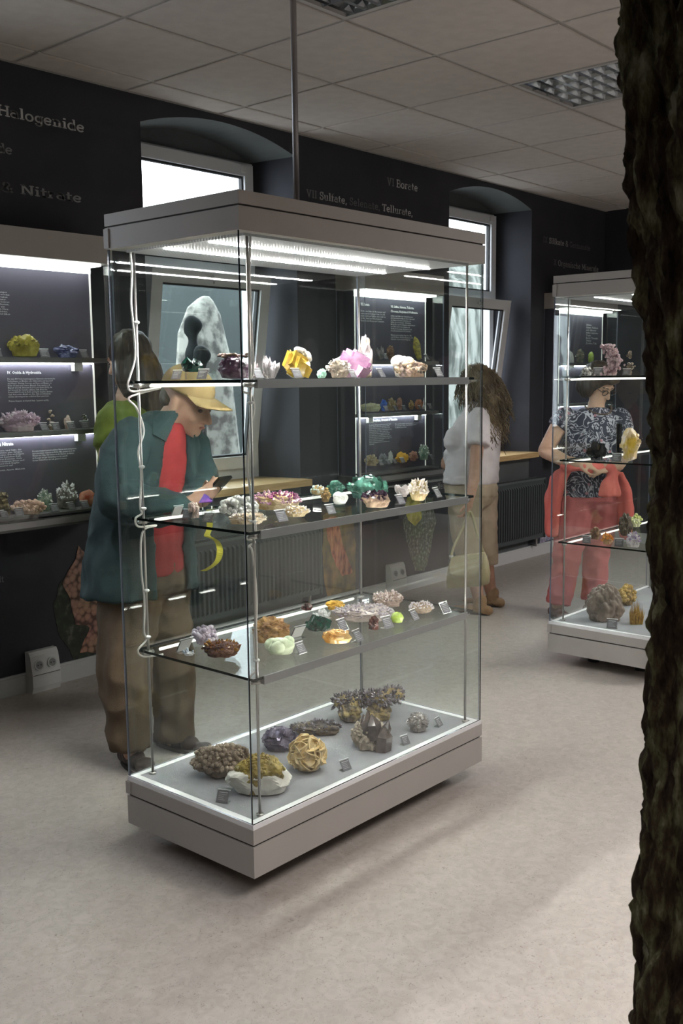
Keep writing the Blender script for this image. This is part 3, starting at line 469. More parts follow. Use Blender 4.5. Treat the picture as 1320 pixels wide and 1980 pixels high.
# suspended ceiling: tile slabs in a grid of runners
ceil = MB().box((XL, YF, ZC+.06), (XR, YB, ZC+.14)).build('ceiling', GRID, kind='structure')
GX, GY, T = 2.662, 3.452, .625
xs = [XL]+[GX+i*T for i in range(-8, 10) if XL < GX+i*T < XR]+[XR]; ys = [YF]+[GY+j*T for j in range(-10, 2) if YF < GY+j*T < YB]+[YB]
lampcells = [(GX+0*T, GY-2*T), (GX+3*T, GY-2*T)]
tcache = {}
for i in range(len(xs)-1):
    for j in range(len(ys)-1):
        if any(abs(xs[i]-a) < .01 and abs(ys[j]-b) < .01 for a, b in lampcells): continue
        wx, wy = xs[i+1]-xs[i], ys[j+1]-ys[j]; key = (round(wx, 3), round(wy, 3))
        if key not in tcache:
            g = .0105; e = .004; mb = MB(); a, b = wx-2*g, wy-2*g
            vs = [(0, 0, .014), (a, 0, .014), (a, b, .014), (0, b, .014), (0, 0, .003), (a, 0, .003), (a, b, .003), (0, b, .003), (e, e, 0), (a-e, e, 0), (a-e, b-e, 0), (e, b-e, 0)]
            mb.add(vs, [(0, 1, 2, 3), (11, 10, 9, 8)]+[(q, (q+1) % 4, (q+1) % 4+4, q+4)[::-1] for q in range(4)]+[(q+4, (q+1) % 4+4, (q+1) % 4+8, q+8)[::-1] for q in range(4)])
            tcache[key] = mb.mesh('ceiling_tile', CEIL)
        link('ceiling_tile', tcache[key], ceil, loc=(xs[i]+.0105, ys[j]+.0105, ZC))
for x in xs[1:-1]: MB().box((x-.012, YF, ZC+.006), (x+.012, YB, ZC+.05)).build('grid_runner', GRID, ceil)
for y in ys[1:-1]: MB().box((XL, y-.012, ZC+.007), (XR, y+.012, ZC+.05)).build('grid_runner', GRID, ceil)
MB().box((XL, YB-.02, ZC-.002), (XR, YB, ZC+.02)).build('wall_angle', GRID, ceil)
LOUV = mat('louvre_mirror', (.62, .65, .68), rough=.16, metal=1); LFR = mat('lamp_frame_white', (.5, .48, .46), rough=.4)
blade_me = None
for k, (a, b) in enumerate(lampcells):
    t = thing('ceiling_light', ['square louvred ceiling lamp cut off by the top picture edge, unlit', 'square louvred ceiling lamp half behind the tree trunk, unlit'][k], 'ceiling light', (a+T/2, b+T/2, ZC), group='louvred ceiling lamps')
    h = T/2-.008
    MB().box((-h, -h, 0), (h, -h+.022, .05)).box((-h, h-.022, 0), (h, h, .05)).box((-h, -h+.022, 0), (-h+.022, h-.022, .05)).box((h-.022, -h+.022, 0), (h, h-.022, .05)).build('lamp_frame', LFR, t)
    MB().box((-h, -h, .05), (h, h, .058)).build('lamp_housing', LFR, t)
    for q in range(4):   # channels along y with curved mirror sides
        cx = -h+.022+(2*h-.044)*(q+.5)/4; hw = (2*h-.044)/8; mb = MB()
        prof = [(-hw, .002), (-hw*.8, .015), (-hw*.62, .032), (-hw*.5, .048)]
        for s in (-1, 1):
            for (p0, z0), (p1, z1) in zip(prof, prof[1:]):
                mb.add([(cx+s*p0, -h+.022, z0), (cx+s*p1, -h+.022, z1), (cx+s*p1, h-.022, z1), (cx+s*p0, h-.022, z0)], [(0, 1, 2, 3)])
        mb.build('mirror_reflector', LOUV, t, smooth=True)
        for r in range(8):
            cy = -h+.022+(2*h-.044)*(r+.5)/8
            if blade_me is None:
                blade_me = MB().add([(-hw*.95, -.01, .003), (hw*.95, -.01, .003), (hw*.55, -.001, .04), (-hw*.55, -.001, .04), (-hw*.95, .01, .003), (hw*.95, .01, .003), (hw*.55, .001, .04), (-hw*.55, .001, .04)],
                    [(0, 1, 2, 3), (5, 4, 7, 6), (1, 0, 4, 5), (3, 2, 6, 7), (0, 3, 7, 4), (2, 1, 5, 6)]).mesh('louvre_blade', LOUV)
            link('louvre_blade', blade_me, t, loc=(cx, cy, 0))
# ------------------------------------------------------------------ windows
def window(n, a):
    t = D.objects.new('window_%d' % n, None); COL.objects.link(t); t['kind'] = 'structure'; t.location = ((a[2]+a[3])/2, 4.60, .86)
    x0, x1 = a[2]-t.location.x, a[3]-t.location.x; z0, z1, zm = .0, 2.785-.86, 2.085-.86
    fw_ = .055
    MB().box((x0, 0, z0), (x0+fw_, .06, z1)).box((x1-fw_, 0, z0), (x1, .06, z1)).box((x0+fw_, 0, z1-fw_), (x1-fw_, .06, z1)).box((x0+fw_, 0, z0), (x1-fw_, .06, z0+.09)).box((x0+fw_, 0, zm-.03), (x1-fw_, .06, zm+.03)).build('window_frame', UPVC, t)
    def sash(name, X0, X1, Z0, Z1, tilt, s=.068):
        # origin at the bottom hinge line
        W, H = X1-X0, Z1-Z0
        mb = MB().box((0, -.03, 0), (s, .03, H)).box((W-s, -.03, 0), (W, .03, H)).box((s, -.03, 0), (W-s, .03, s)).box((s, -.03, H-s), (W-s, .03, H))
        o = mb.build(name, UPVC, t, loc=(X0, -.012, Z0)); o.rotation_euler = (tilt, 0, 0)
        g = .012
        MB().box((s, -.012, s), (s+g, .012, H-s)).box((W-s-g, -.012, s), (W-s, .012, H-s)).box((s+g, -.012, s), (W-s-g, .012, s+g)).box((s+g, -.012, H-s-g), (W-s-g, .012, H-s)).build('gasket', GASK, o)
        MB().box((s+g, -.004, s+g), (W-s-g, .004, H-s-g)).build('glass_pane', WGLASS, o)
        return o, W, H
    o, W, H = sash('transom_sash', x0+.035, x1-.035, zm+.015, z1-.02, 0)
    for hx in (.06, W-.1):
        MB().box((hx, -.045, H-.05), (hx+.03, -.03, H-.015)).build('hinge_cap', WHITEP, o)
    o2, W, H = sash('tilted_sash', x0+.06, x1-.06, .09, zm+.02, math.radians(8.2), .075)
    MB().box((W*.5-.012, -.045, H-.062), (W*.5+.012, -.03, H-.012)).box((W*.5-.06, -.06, H-.046), (W*.5+.012, -.045, H-.028)).build('handle', WHITEP, o2)
    mb = MB().box((a[0]-.02-t.location.x, -.40, -.022), (a[1]+.01-t.location.x, .0, .018))
    mb.build('window_sill', WOOD, t)
    return t
window(1, N1); window(2, N2); window(3, N0)  # third window is out of view, added for its daylight
# ------------------------------------------------------------------ outside
OUTG = mat('outside_paving', (.36, .36, .34), (.42, .42, .4), 3, rough=.9)
MB().box((-1, 4.95, -.6), (16, 14, -.5)).build('ground', OUTG, kind='structure')
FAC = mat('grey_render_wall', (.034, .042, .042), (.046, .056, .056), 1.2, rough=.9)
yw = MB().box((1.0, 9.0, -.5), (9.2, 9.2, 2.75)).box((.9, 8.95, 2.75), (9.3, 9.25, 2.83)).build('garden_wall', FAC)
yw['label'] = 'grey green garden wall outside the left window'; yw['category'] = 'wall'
STREAKED = mat('pale_streaked_shape', (.17, .17, .155), (.03, .034, .028), 3.2, rough=.9, detail=9, lo=.42, hi=.56, stretch=(2.2, 1.2, .5))
def noise_blob(name, c, r, m, sub=4, amp=.18, fr=1.6, seed=0, parent=None, zmin=None, smooth=False, **tags):
    vs, fs = ico(sub); out = []
    for v in vs:
        k = 1+amp*noise.noise(v*fr+Vector((seed, seed*1.7, 3)))+amp*.5*noise.noise(v*fr*3+Vector((seed, 5, 1)))
        p = Vector((c[0]+v.x*r[0]*k, c[1]+v.y*r[1]*k, c[2]+v.z*r[2]*k))
        if zmin is not None: p.z = max(p.z, zmin)
        out.append(p)
    mb = MB(); mb.add(out, fs); return mb.build(name, m, parent, smooth, **tags)
noise_blob('streaked_shape', (11.2, 7.9, 1.0), (2.6, .8, 2.1), STREAKED, 5, .16, 2.2, 4, label='pale streaked shape standing in for foliage in the right window', category='streaked shape')  # invented shape behind the foliage-like streaks in the tilted pane
PALESHAPE = mat('pale_reflection_shape', (.3, .29, .255), (.08, .076, .068), 9, rough=.9, detail=9, lo=.42, hi=.58)  # solid stand-in outside for the bright reflection in the tilted pane
sp = OUT['stone']; mb = MB(); rings = []
L_ = [(4.93, -.5), (4.95, .7), (sp[0][0], sp[0][2]), (sp[1][0], sp[1][2]), (sp[2][0], sp[2][2]), (5.22, 2.12), (5.27, 2.145)]; R_ = [(5.66, -.5), (5.63, .7), (sp[6][0], sp[6][2]), (5.53, 1.68), (5.44, 2.0), (5.37, 2.11), (5.33, 2.145)]
for (xl, zl), (xr, zr) in zip(L_, R_):
    cx, hw = (xl+xr)/2, (xr-xl)/2
    cx *= 1.025; rings.append([(cx+hw*math.cos(a)*(1+.1*noise.noise(Vector((math.cos(a)*2, math.sin(a)*2, zl*3)))), 6.15+hw*.45*math.sin(a), (zl+zr)/2+(zr-zl)/2*math.cos(a)) for a in [2*PI*i/24 for i in range(24)]])
mb.loft(rings).build('reflection_shape', PALESHAPE, label='pale upright shape standing in for the bright reflection behind the dark figures', category='stone')
SILH = mat('dark_silhouette', (.005, .006, .006), (.008, .01, .01), 20, rough=.6, spec=.05)
def silhouette(x, y, zh, s, label, lean):  # dark solid added outside in place of a silhouette mirrored in the pane
    t = thing('reflection_silhouette', label, 'silhouette', (x, y, -.5)); mb = MB(); H = zh+.5
    mb.ell((.015*s, -.015*s, H-.01), (Vector((.07*s, 0, -.02*s)), Vector((0, .07*s, 0)), Vector((.02*s, 0, .09*s))), 3); mb.ball((-.025*s, .02*s, H+.005), (.09*s, .09*s, .1*s), 3); mb.ball((-.05*s, .04*s, H-.07*s), (.07*s, .07*s, .08*s), 3)
    mb.chain([(-.02*s, 0, H-.05*s, .05*s), (-.035*s, 0, H-.2*s, .055*s), (-.03*s, 0, H-.34*s, .105*s), (.0*s, 0, H-.55*s, .1*s), (-.02*s+lean, 0, H-.9*s, .12*s), (lean, 0, .3, .14*s), (lean, 0, .03, .16*s)])
    mb.ball((.085*s, -.04*s, H-.02*s), (.02*s, .018*s, .024*s), 2)
    link('figure', setmat(remesh(mb, .02, 3), SILH), t, True)
    MB().box((-.2+lean, -.2, -.0), (.2+lean, .2, .09)).build('figure_base', SILH, t)
silhouette(4.85, 5.62, 1.885, .62, 'taller dark figure standing in for a silhouette reflected in the left window', 0)
silhouette(4.40, 5.02, 1.655, .56, 'smaller dark figure standing in for a silhouette reflected in the left window', -.1)
# ------------------------------------------------------------------ radiators, sockets
def radiator(label, x0, x1, z0, z1, yf=4.18):
    t = thing('radiator', label, 'radiator', ((x0+x1)/2, yf+.05, z0), group='dark panel radiators under the windows'); w = (x1-x0)/2; H = z1-z0
    mb = MB(); n = int((x1-x0)/.0333); mb.box((-w, -.035, 0), (w, .035, H-.012))
    for i in range(n):
        x = -w+(i+.5)*2*w/n; e = .0095
        mb.add([(x-e, -.035, .03), (x-e*.5, -.05, .045), (x+e*.5, -.05, .045), (x+e, -.035, .03), (x-e, -.035, H-.045), (x-e*.5, -.05, H-.06), (x+e*.5, -.05, H-.06), (x+e, -.035, H-.045)],
               [(0, 1, 5, 4), (1, 2, 6, 5), (2, 3, 7, 6), (0, 3, 2, 1), (4, 5, 6, 7)])
    mb.build('front_panel', RADM, t)
    g = MB()
    for i in range(int(2*w/.022)): g.box((-w+i*.022, -.04, H-.012), (-w+i*.022+.012, .04, H))
    g.box((-w, -.046, H-.014), (w, -.04, H+.002)).box((-w, .04, H-.014), (w, .046, H+.002)).build('top_grille', mat('radiator_top', (.1, .115, .12), rough=.45), t)
    for s in (-1, 1): MB().box((s*w-.006, -.048, 0), (s*w+.006, .048, H)).build('side_panel', RADM, t)
    MB().tube([(w-.06, .0, -.0), (w-.06, .0, -z0+.1), (w-.06, .05, -z0+.1)], .009).build('pipe', STEEL, t)
    for s in (-1, 1): MB().box((s*w*.7-.02, .03, H*.3), (s*w*.7+.02, .057, H*.7)).build('wall_bracket', RADM, t)
radiator('dark ribbed radiator under the left window, seen through the near case', 3.5, 4.585, .155, .60)
radiator('dark ribbed radiator under the right window beside the white shirt woman', 6.30, 7.33, .17, .665)
def socket(label, x, z, w=.155, h=.20):
    t = thing('socket_box', label, 'socket', (x, YB-.02, z-.0), group='white double sockets on the skirting'); d = .06
    prof = [(0, 0), (-d*.8, 0), (-d, .03), (-d, h*.45), (-d*.72, h*.9), (-d*.5, h), (0, h)]
    a = [(-w/2, y, zz) for y, zz in prof]; b = [(w/2, y, zz) for y, zz in prof]; n = len(prof)
    MB().add(a+b, [tuple(range(n)), tuple(range(n, 2*n))[::-1]]+[(i, i+n, (i+1) % n+n, (i+1) % n) for i in range(n)]).build('box_body', WHITEP, t)
    dirv = Vector((0, -d*.72+d, h*.45)).normalized(); nrm = Vector((0, -dirv.z, dirv.y))
    for s in (-1, 1):
        c = Vector((s*w*.23, -d*.86, h*.675)); mb = MB()
        mb.tube([c-nrm*.002, c+nrm*.004], .026, 20); mb.build('socket_ring', TRIM, t)
        mb = MB().tube([c+nrm*.0035, c+nrm*.0045], .019, 18); mb.build('socket_well', mat('socket_shade', (.25, .25, .25), rough=.5), t)
        mb = MB()
        for q in (-1, 1): mb.tube([c+nrm*.004+Vector((q*.008, 0, 0)), c+nrm*.0055+Vector((q*.008, 0, 0))], .003, 8)
        mb.build('contact_hole', GASK, t)
    MB().box((-w/2+.004, -d-.001, h*.44), (w/2-.004, -d+.004, h*.455)).build('cover_joint', GROOVE, t)
socket('white double socket box on the baseboard at the left picture edge', 2.635, 0.0)
socket('white double socket box on the baseboard seen through the near case', 5.41, 0.03, .16, .19)
# ------------------------------------------------------------------ slab lettering on the wall
GL = {}
def gl(ch, adv, spec): GL[ch] = (adv, spec)
for row in """H .86|L.16,0,.16,1 L.70,0,.70,1 L.16,.52,.70,.52 S.16,0 S.16,1 S.70,0 S.70,1
a .66|A.3,.24,.2,.2,0,360 L.5,.0,.5,.5 A.3,.5,.2,.16,0,150 T.5,0,.62,0
l .40|L.2,0,.2,1.02 S.2,0 T.06,1,.2,1
o .68|A.33,.33,.24,.31,0,360
g .66|A.3,.36,.2,.26,0,360 L.5,-.1,.5,.66 A.3,-.08,.2,.17,180,360 T.5,.64,.64,.64
e .66|A.33,.33,.24,.31,20,320 L.12,.35,.55,.35
n .74|L.18,0,.18,.66 A.36,.44,.18,.2,0,180 L.54,0,.54,.44 S.18,0 S.54,0 T.04,.64,.18,.64
i .38|L.19,0,.19,.66 S.19,0 T.05,.64,.19,.64 D.19,.92
d .70|A.31,.33,.22,.31,0,360 L.54,0,.54,1.02 T.54,0,.66,0 T.4,1,.54,1
N .92|L.18,0,.18,1 L.74,0,.74,1 L.18,1,.74,0 S.18,0 S.18,1 S.74,1
t .48|L.2,.12,.2,.9 T.04,.62,.42,.62 A.32,.14,.12,.12,180,320
r .56|L.18,0,.18,.66 A.38,.4,.2,.24,50,180 S.18,0 T.04,.64,.18,.64
m 1.08|L.18,0,.18,.66 A.35,.44,.17,.2,0,180 L.52,0,.52,.44 A.69,.44,.17,.2,0,180 L.86,0,.86,.44 S.18,0 S.52,0 S.86,0 T.04,.64,.18,.64
S .68|A.34,.74,.2,.23,30,270 A.34,.27,.22,.25,-150,90 L.54,.7,.54,1 L.12,0,.12,.3
u .74|L.18,.2,.18,.66 A.36,.22,.18,.2,180,360 L.54,0,.54,.66 T.04,.64,.18,.64 T.42,.64,.54,.64 T.54,0,.66,0
f .46|L.2,0,.2,.8 A.34,.84,.14,.16,60,180 S.2,0 T.06,.62,.4,.62
, .3|L.16,.06,.1,-.16 D.16,.06
T .76|L.38,0,.38,1 T.06,.96,.7,.96 L.08,.78,.08,1 L.68,.78,.68,1 S.38,0
B .76|L.18,0,.18,1 A.4,.74,.22,.23,-90,90 A.42,.26,.24,.25,-90,90 L.18,.97,.4,.97 L.18,.5,.42,.5 L.18,.03,.42,.03 T.04,.96,.2,.96 T.04,0,.2,0
& .86|A.36,.76,.18,.2,0,360 A.34,.26,.24,.24,100,320 L.26,.6,.72,0 L.52,.12,.68,.44
G .82|A.42,.5,.3,.47,45,320 L.7,.16,.7,.46 T.5,.44,.78,.44 L.66,.74,.66,1
k .72|L.18,0,.18,1.02 L.18,.28,.56,.64 L.3,.36,.6,0 S.18,0 S.58,0 T.04,1,.18,1 T.42,.64,.66,.64
O .88|A.43,.5,.33,.47,0,360
s .56|A.28,.48,.17,.16,30,270 A.28,.17,.18,.16,-150,90
c .60|A.33,.33,.24,.31,40,320 L.52,.46,.52,.64
h .74|L.18,0,.18,1.02 A.36,.44,.18,.2,0,180 L.54,0,.54,.44 S.18,0 S.54,0 T.04,1,.18,1
M 1.06|L.18,0,.18,1 L.88,0,.88,1 L.18,1,.53,.2 L.53,.2,.88,1 S.18,0 S.88,0 T.04,.96,.2,.96 T.86,.96,1.02,.96
V .86|L.18,1,.43,0 L.43,0,.68,1 S.18,1 S.68,1
I .40|L.2,0,.2,1 S.2,0 S.2,1
X .86|L.18,1,.68,0 L.18,0,.68,1 S.18,0 S.18,1 S.68,0 S.68,1
x .68|L.14,.66,.54,0 L.14,0,.54,.66 S.14,0 S.54,0 T.02,.64,.26,.64 T.42,.64,.66,.64
y .70|L.14,.66,.36,.06 L.58,.66,.28,-.24 T.02,.64,.26,.64 T.46,.64,.68,.64 T.1,-.24,.28,-.24
C .80|A.42,.5,.3,.47,45,320 L.66,.74,.66,1
b .70|L.16,0,.16,1.02 A.39,.33,.22,.31,0,360 T.02,1,.16,1
w .98|L.12,.66,.3,0 L.3,0,.48,.6 L.48,.6,.66,0 L.66,0,.84,.66 T.02,.64,.24,.64 T.74,.64,.96,.64""".split('\n'):
    hd, sp_ = row.split('|'); gl(hd[0], float(hd[2:]), sp_)
def stroke(mb, pts, w, z=0):
    for (x0, y0), (x1, y1) in zip(pts, pts[1:]):
        dx, dy = x1-x0, y1-y0; l = math.hypot(dx, dy) or 1e-6; nx, ny = -dy/l*w/2, dx/l*w/2; ex, ey = dx/l*w*.12, dy/l*w*.12
        mb.add([(x0-nx-ex, 0, y0-ny-ey), (x1-nx+ex, 0, y1-ny+ey), (x1+nx+ex, 0, y1+ny+ey), (x0+nx-ex, 0, y0+ny-ey)], [(0, 1, 2, 3)])
def word(mb, txt, x, sw=.155):
    for ch in txt:
        if ch == ' ': x += .36; continue
        adv, spec = GL[ch]
        for tok in spec.split():
            k, a = tok[0], [float(q) for q in tok[1:].split(',')]
            if k == 'L': stroke(mb, [(x+a[0], a[1]), (x+a[2], a[3])], sw)
            elif k == 'T': stroke(mb, [(x+a[0], a[1]+(.05 if a[1] < .05 and a[1] > -.05 else 0)), (x+a[2], a[3]+(.05 if a[3] < .05 and a[3] > -.05 else 0))], .1)
            elif k == 'S':
                y = a[1]+.05 if a[1] < .5 else a[1]-.05; stroke(mb, [(x+a[0]-.15, y), (x+a[0]+.15, y)], .1)
            elif k == 'D': stroke(mb, [(x+a[0]-.08, a[1]), (x+a[0]+.08, a[1])], .15)
            else:
                n = 14; stroke(mb, [(x+a[0]+a[2]*math.cos(math.radians(a[4]+(a[5]-a[4])*i/n)), a[1]+a[3]*math.sin(math.radians(a[4]+(a[5]-a[4])*i/n))) for i in range(n+1)], sw*.92)
        x += adv
    return x
for label, segs, x, z, width, cap in LETTERS:
    t = thing('wall_lettering', label, 'lettering', (x, YB-.0015, z)); X = 0; parts = []
    for txt, val in segs:
        for ch in txt:
            mb = MB(); X1 = word(mb, ch, X)
            if mb.f: parts.append((txt, val, mb))
            X = X1
    sx = width/X
    for txt, val, mb in parts:
        mb.v = [(vx*sx, 0, vz*cap) for vx, vy, vz in mb.v]; mb.build('letter', letter_mat(val), t)
# ------------------------------------------------------------------ showcases
CX0, CY0, CL, CD, CZ = 1.882, 1.993, 1.169, .583, 1.977
SHZ = (1.476, 1.056, .636)
def showcase(loc, label, diff=None, tube=None):
    t = thing('glass_showcase', label, 'display case', loc, group='freestanding glass display cases'); L, Dp = CL, CD
    e = .022
    MB().box((0, 0, .07), (L, Dp, .163)).build('base_lower', CREAM, t)
    MB().box((.006, .006, .163), (L-.006, Dp-.006, .17)).build('base_groove', GROOVE, t)
    MB().box((0, 0, .17), (L, Dp, .214)).build('base_upper', CREAM, t)
    MB().box((.002, .002, .2135), (L-.002, .03, .2285)).box((.002, Dp-.03, .2135), (L-.002, Dp-.002, .2285)).box((.002, .03, .2135), (.03, Dp-.03, .2285)).box((L-.03, .03, .2135), (L-.002, Dp-.03, .2285)).build('base_rim', RIM, t)
    MB().box((.03, .03, .2135), (L-.03, Dp-.03, .2275)).build('floor_panel', CASEMAT, t)
    for x in (.2, L-.2):
        for y in (.16, Dp-.16): MB().tube([(x, y, 0), (x, y, .02), (x, y, .07)], [.03, .03, .02], 14).build('foot', GASK, t)
    # canopy
    MB().box((0, 0, 1.875), (L, Dp, 1.937)).build('canopy_lower', CREAM, t)
    MB().box((.006, .006, 1.937), (L-.006, Dp-.006, 1.942)).build('canopy_groove', GROOVE, t)
    MB().box((0, 0, 1.942), (L, Dp, CZ)).build('canopy_lid', CREAM, t)
    d = MB().box((.05, .035, 1.868), (L-.05, Dp-.035, 1.875)).build('diffuser', diff or DIFF, t)
    for q in (.33, .67):
        MB().box((.07, Dp*q-.007, 1.8655), (L-.07, Dp*q+.007, 1.8685)).build('light_tube', tube or TUBE, d)
    # glass skin
    g0, g1 = .2287, 1.877; th = .005; ms = [GLASS, EDGE, EDGEL]
    sk = [1, 1, 0, 0, 1, 1]
    MB().box((.004, .004, g0), (L-.004, .004+th, g1), mis=sk).build('glass_pane', ms, t)
    MB().box((.0095, Dp-.004-th, g0), (L-.0095, Dp-.004, g1), mis=[2, 2, 0, 0, 2, 2]).build('glass_pane', ms, t)
    for x in (.004, L-.004-th):
        MB().box((x, .011, g0), (x+th, Dp-.004, g1), mis=[2, 2, 2, 2, 0, 0]).build('glass_pane', ms, t)
    MB().box((-.003, Dp-.02, .172), (.003, Dp+.003, .212)).build('hinge_plate', CREAM, t)
    MB().box((-.003, Dp-.02, 1.878), (.003, Dp+.003, 1.934)).build('hinge_plate', CREAM, t)
    rx = (.066, L-.052); ry = (.04, Dp-.05)
    for x in rx:
        for y in ry:
            r = MB().tube([(x, y, .2275), (x, y, 1.868)], .0042, 12).build('support_rod', STEEL, t, True)
            MB().tube([(x, y, .2275), (x, y, .233)], .011, 12).build('rod_foot', STEEL, r, True)
    if label.startswith('near'):
        pass
    for k, z in enumerate(SHZ):
        x0, x1, y0, y1 = rx[0]-.028, rx[1]+.028, ry[0]-.014, ry[1]+.02
        s = MB().box((x0, y0, z), (x1, y1, z+.008), mis=[0, 0, 1, 1, 1, 1]).build('glass_shelf', [SHGLASS, EDGE], t)
        MB().box((rx[0]+.012, y0-.004, z-.016), (x1-.04, y0-.0003, z+.0086)).box((rx[0]+.012, y0-.0003, z-.016), (x1-.04, y0+.012, z-.0005)).build('front_profile', ALU, s)
        MB().box((rx[0]+.03, y0+.013, z-.013), (x1-.06, y0+.021, z-.009)).build('led_strip', LED, s)
        MB().tube([(rx[0]+.05, y1-.014, z-.008), (x1-.07, y1-.014, z-.008)], .005, 10).build('rear_light_tube', mat('soft_light_tube', (.9, .88, .84), rough=.4, emit=((1, .95, .9), .7)), s)
        if k == 0: MB().box((x0+.012, y0+.05, z-.003), (x0+.016, y1-.1, z-.001)).build('side_led', LED2, s)
        for x in rx:
            for y in ry:
                MB().tube([(x, y, z-.014), (x, y, z-.0005)], .0115, 12).tube([(x-.02, y, z-.007), (x+.02, y, z-.007)], .006, 10).build('shelf_clamp', STEEL, s, True)
    return t, rx, ry
case1, RX, RY = showcase((CX0, CY0, 0), 'near tall glass display case full of minerals in the middle of the room')
case2, _, _ = showcase((CX0+2.675, CY0, 0), 'far glass display case half hidden by the tree trunk', DIFF2, lamp_mat('bright_tube_far', 380, .0125, .004))
# white cable tied to the two left rods of the near case
def cable(x, y, pts, name='cable'):
    random.seed(len(pts)); P_ = []
    for i, (z, ox, oy) in enumerate(pts): P_.append((x+ox, y+oy, z))
    # catmull-rom
    out = []
    for i in range(len(P_)-1):
        a, b, c, d = [Vector(P_[max(0, min(len(P_)-1, i+k))]) for k in (-1, 0, 1, 2)]
        for q in range(6):
            tt = q/6; out.append(.5*((2*b)+(c-a)*tt+(2*a-5*b+4*c-d)*tt*tt+(3*b-a-3*c+d)*tt**3))
    out.append(Vector(P_[-1]))
    o = MB().tube(out, .0033, 8).build(name, CABLE, case1, True)
    return o
ties = []
o = cable(RX[0], RY[1], [(1.868, -.012, 0), (1.8, -.01, 0), (1.72, -.016, 0), (1.62, -.009, 0), (1.55, -.01, 0), (1.5, -.03, 0), (1.47, -.04, .0), (1.452, -.02, 0), (1.462, .07, -.02), (1.445, -.0, 0), (1.43, -.04, 0), (1.40, -.01, 0), (1.33, .014, 0), (1.27, -.01, 0), (1.2, -.003, 0), (1.1, -.011, 0), (1.075, -.006, 0), (1.062, -.03, 0), (1.035, -.02, 0), (1.03, .05, 0), (1.015, -.006, 0), (.9, -.016, 0), (.8, -.008, 0), (.7, -.014, 0), (.672, -.006, 0), (.645, -.04, 0), (.62, -.02, 0), (.614, .05, -.01)])
for z in (1.66, 1.22, 1.09, .83, .68): MB().ball((RX[0]-.002, RY[1]-.004, z), (.011, .009, .006), 2).build('cable_tie', WHITEP, o, True)
o = cable(RX[0], RY[0], [(1.868, .012, 0), (1.75, .01, .003), (1.6, .012, .002), (1.5, .01, 0), (1.47, -.012, .012), (1.452, -.02, .01), (1.44, .004, 0), (1.40, .012, 0), (1.35, .005, .01), (1.25, -.006, .012), (1.15, .004, .01), (1.06, .008, 0), (1.045, -.02, .012), (1.03, .014, .01), (1.02, -.012, .008), (1.0, -.006, 0), (.85, .01, .004), (.75, -.004, .004), (.67, .002, 0), (.645, -.016, .01), (.62, -.02, .008)])
for z in (1.42, 1.09, .69): MB().ball((RX[0]+.002, RY[0]+.002, z), (.011, .009, .006), 2).build('cable_tie', WHITEP, o, True)
# feed pipe from the canopy to the ceiling
fp = MB().tube([(0, 0, 0), (0, 0, ZC+.02-CZ)], .0095, 14).build('hanging_pipe', ALU, smooth=True, loc=(2.31, 2.19, CZ), label='thin grey pipe from the near case canopy up to the ceiling', category='pipe')
MB().tube([(0, 0, 0), (0, 0, .012)], .022, 16).build('pipe_collar', ALU, fp, True)
# ------------------------------------------------------------------ wall cases
def wall_case(label, px0, px1, loc_z=0, lit=True):
    x0, x1 = px0-.035, px1+.045; t = thing('wall_case', label, 'display case', ((x0+x1)/2, YB, .82), group='backlit wall display cases'); X0, X1 = x0-(x0+x1)/2, x1-(x0+x1)/2
    P0, P1 = px0-(x0+x1)/2, px1-(x0+x1)/2; y0 = 4.05-YB; yp = 4.17-YB
    MB().box((X0, y0, 2.035-.82), (X1, 0, 2.16-.82)).build('canopy', CREAM, t)
    MB().box((P0, y0+.03, 2.024-.82), (P1, yp, 2.035-.82)).build('top_light', LIGHTTOP, t)
    MB().box((X0, y0, 0), (X1, 0, .045)).build('bottom_tray', SHELFG, t)
    MB().box((X0, y0-.004, .012), (X1, y0, .04)).build('tray_trim', ALU, t)
    b = MB().box((P0, yp, .045), (P1, 0, 2.03-.82)).build('back_panel', PANEL, t)
    for a in (P0, P1):
        s = -1 if a == P0 else 1
        MB().box((min(a, a-s*.009), yp-.0025, .045), (max(a, a-s*.009), yp, 2.0-.82)).build('lit_edge', LIGHTED, b)
    MB().box((P0, yp-.004, 1.996-.82), (P1, yp, 2.024-.82)).build('lit_header', LIGHTTOP if lit else LIGHTED, b)
    MB().box((X0, y0, .045), (X1, y0+.006, 2.037-.82), mis=[1, 1, 0, 0, 2, 2]).build('glass_pane', [GLASS, EDGE, EDGEL], t)
    for x in (X0, X1-.006): MB().box((x, y0+.006, .045), (x+.006, -.001, 2.037-.82), mis=[1, 1, 2, 2, 0, 0]).build('glass_pane', [GLASS, EDGE, EDGEL], t)
    for z in (1.595, 1.262):
        s = MB().box((P0-.0, y0+.016, z-.022-.82), (P1+.012, yp-.001, z-.82)).build('shelf', SHELFG, t)
        MB().box((P1-.13, yp-.03, z-.06-.82), (P1-.085, yp-.001, z-.022-.82)).build('bracket', WHITEP, s); MB().box((P0+.1, yp-.03, z-.06-.82), (P0+.145, yp-.001, z-.022-.82)).build('bracket', WHITEP, s)
        MB().box((P0+.02, yp-.02, z-.028-.82), (P1-.02, yp-.012, z-.022-.82)).build('led_strip', mat('panel_led', (.9, .9, .9), rough=.4, emit=((.95, .97, 1), 22)), s)
    z = .884; MB().box((P0, y0+.014, z-.012-.82), (P1+.012, yp-.001, z-.82)).build('shelf', SHELFG, t)
    return t
wall_case('backlit wall display case at the left picture edge', 2.19, 2.952)
wall_case('backlit wall display case between the two windows', 4.905, 5.655)
wall_case('backlit wall display case right of the second window, behind the far case', 7.48, 8.24)
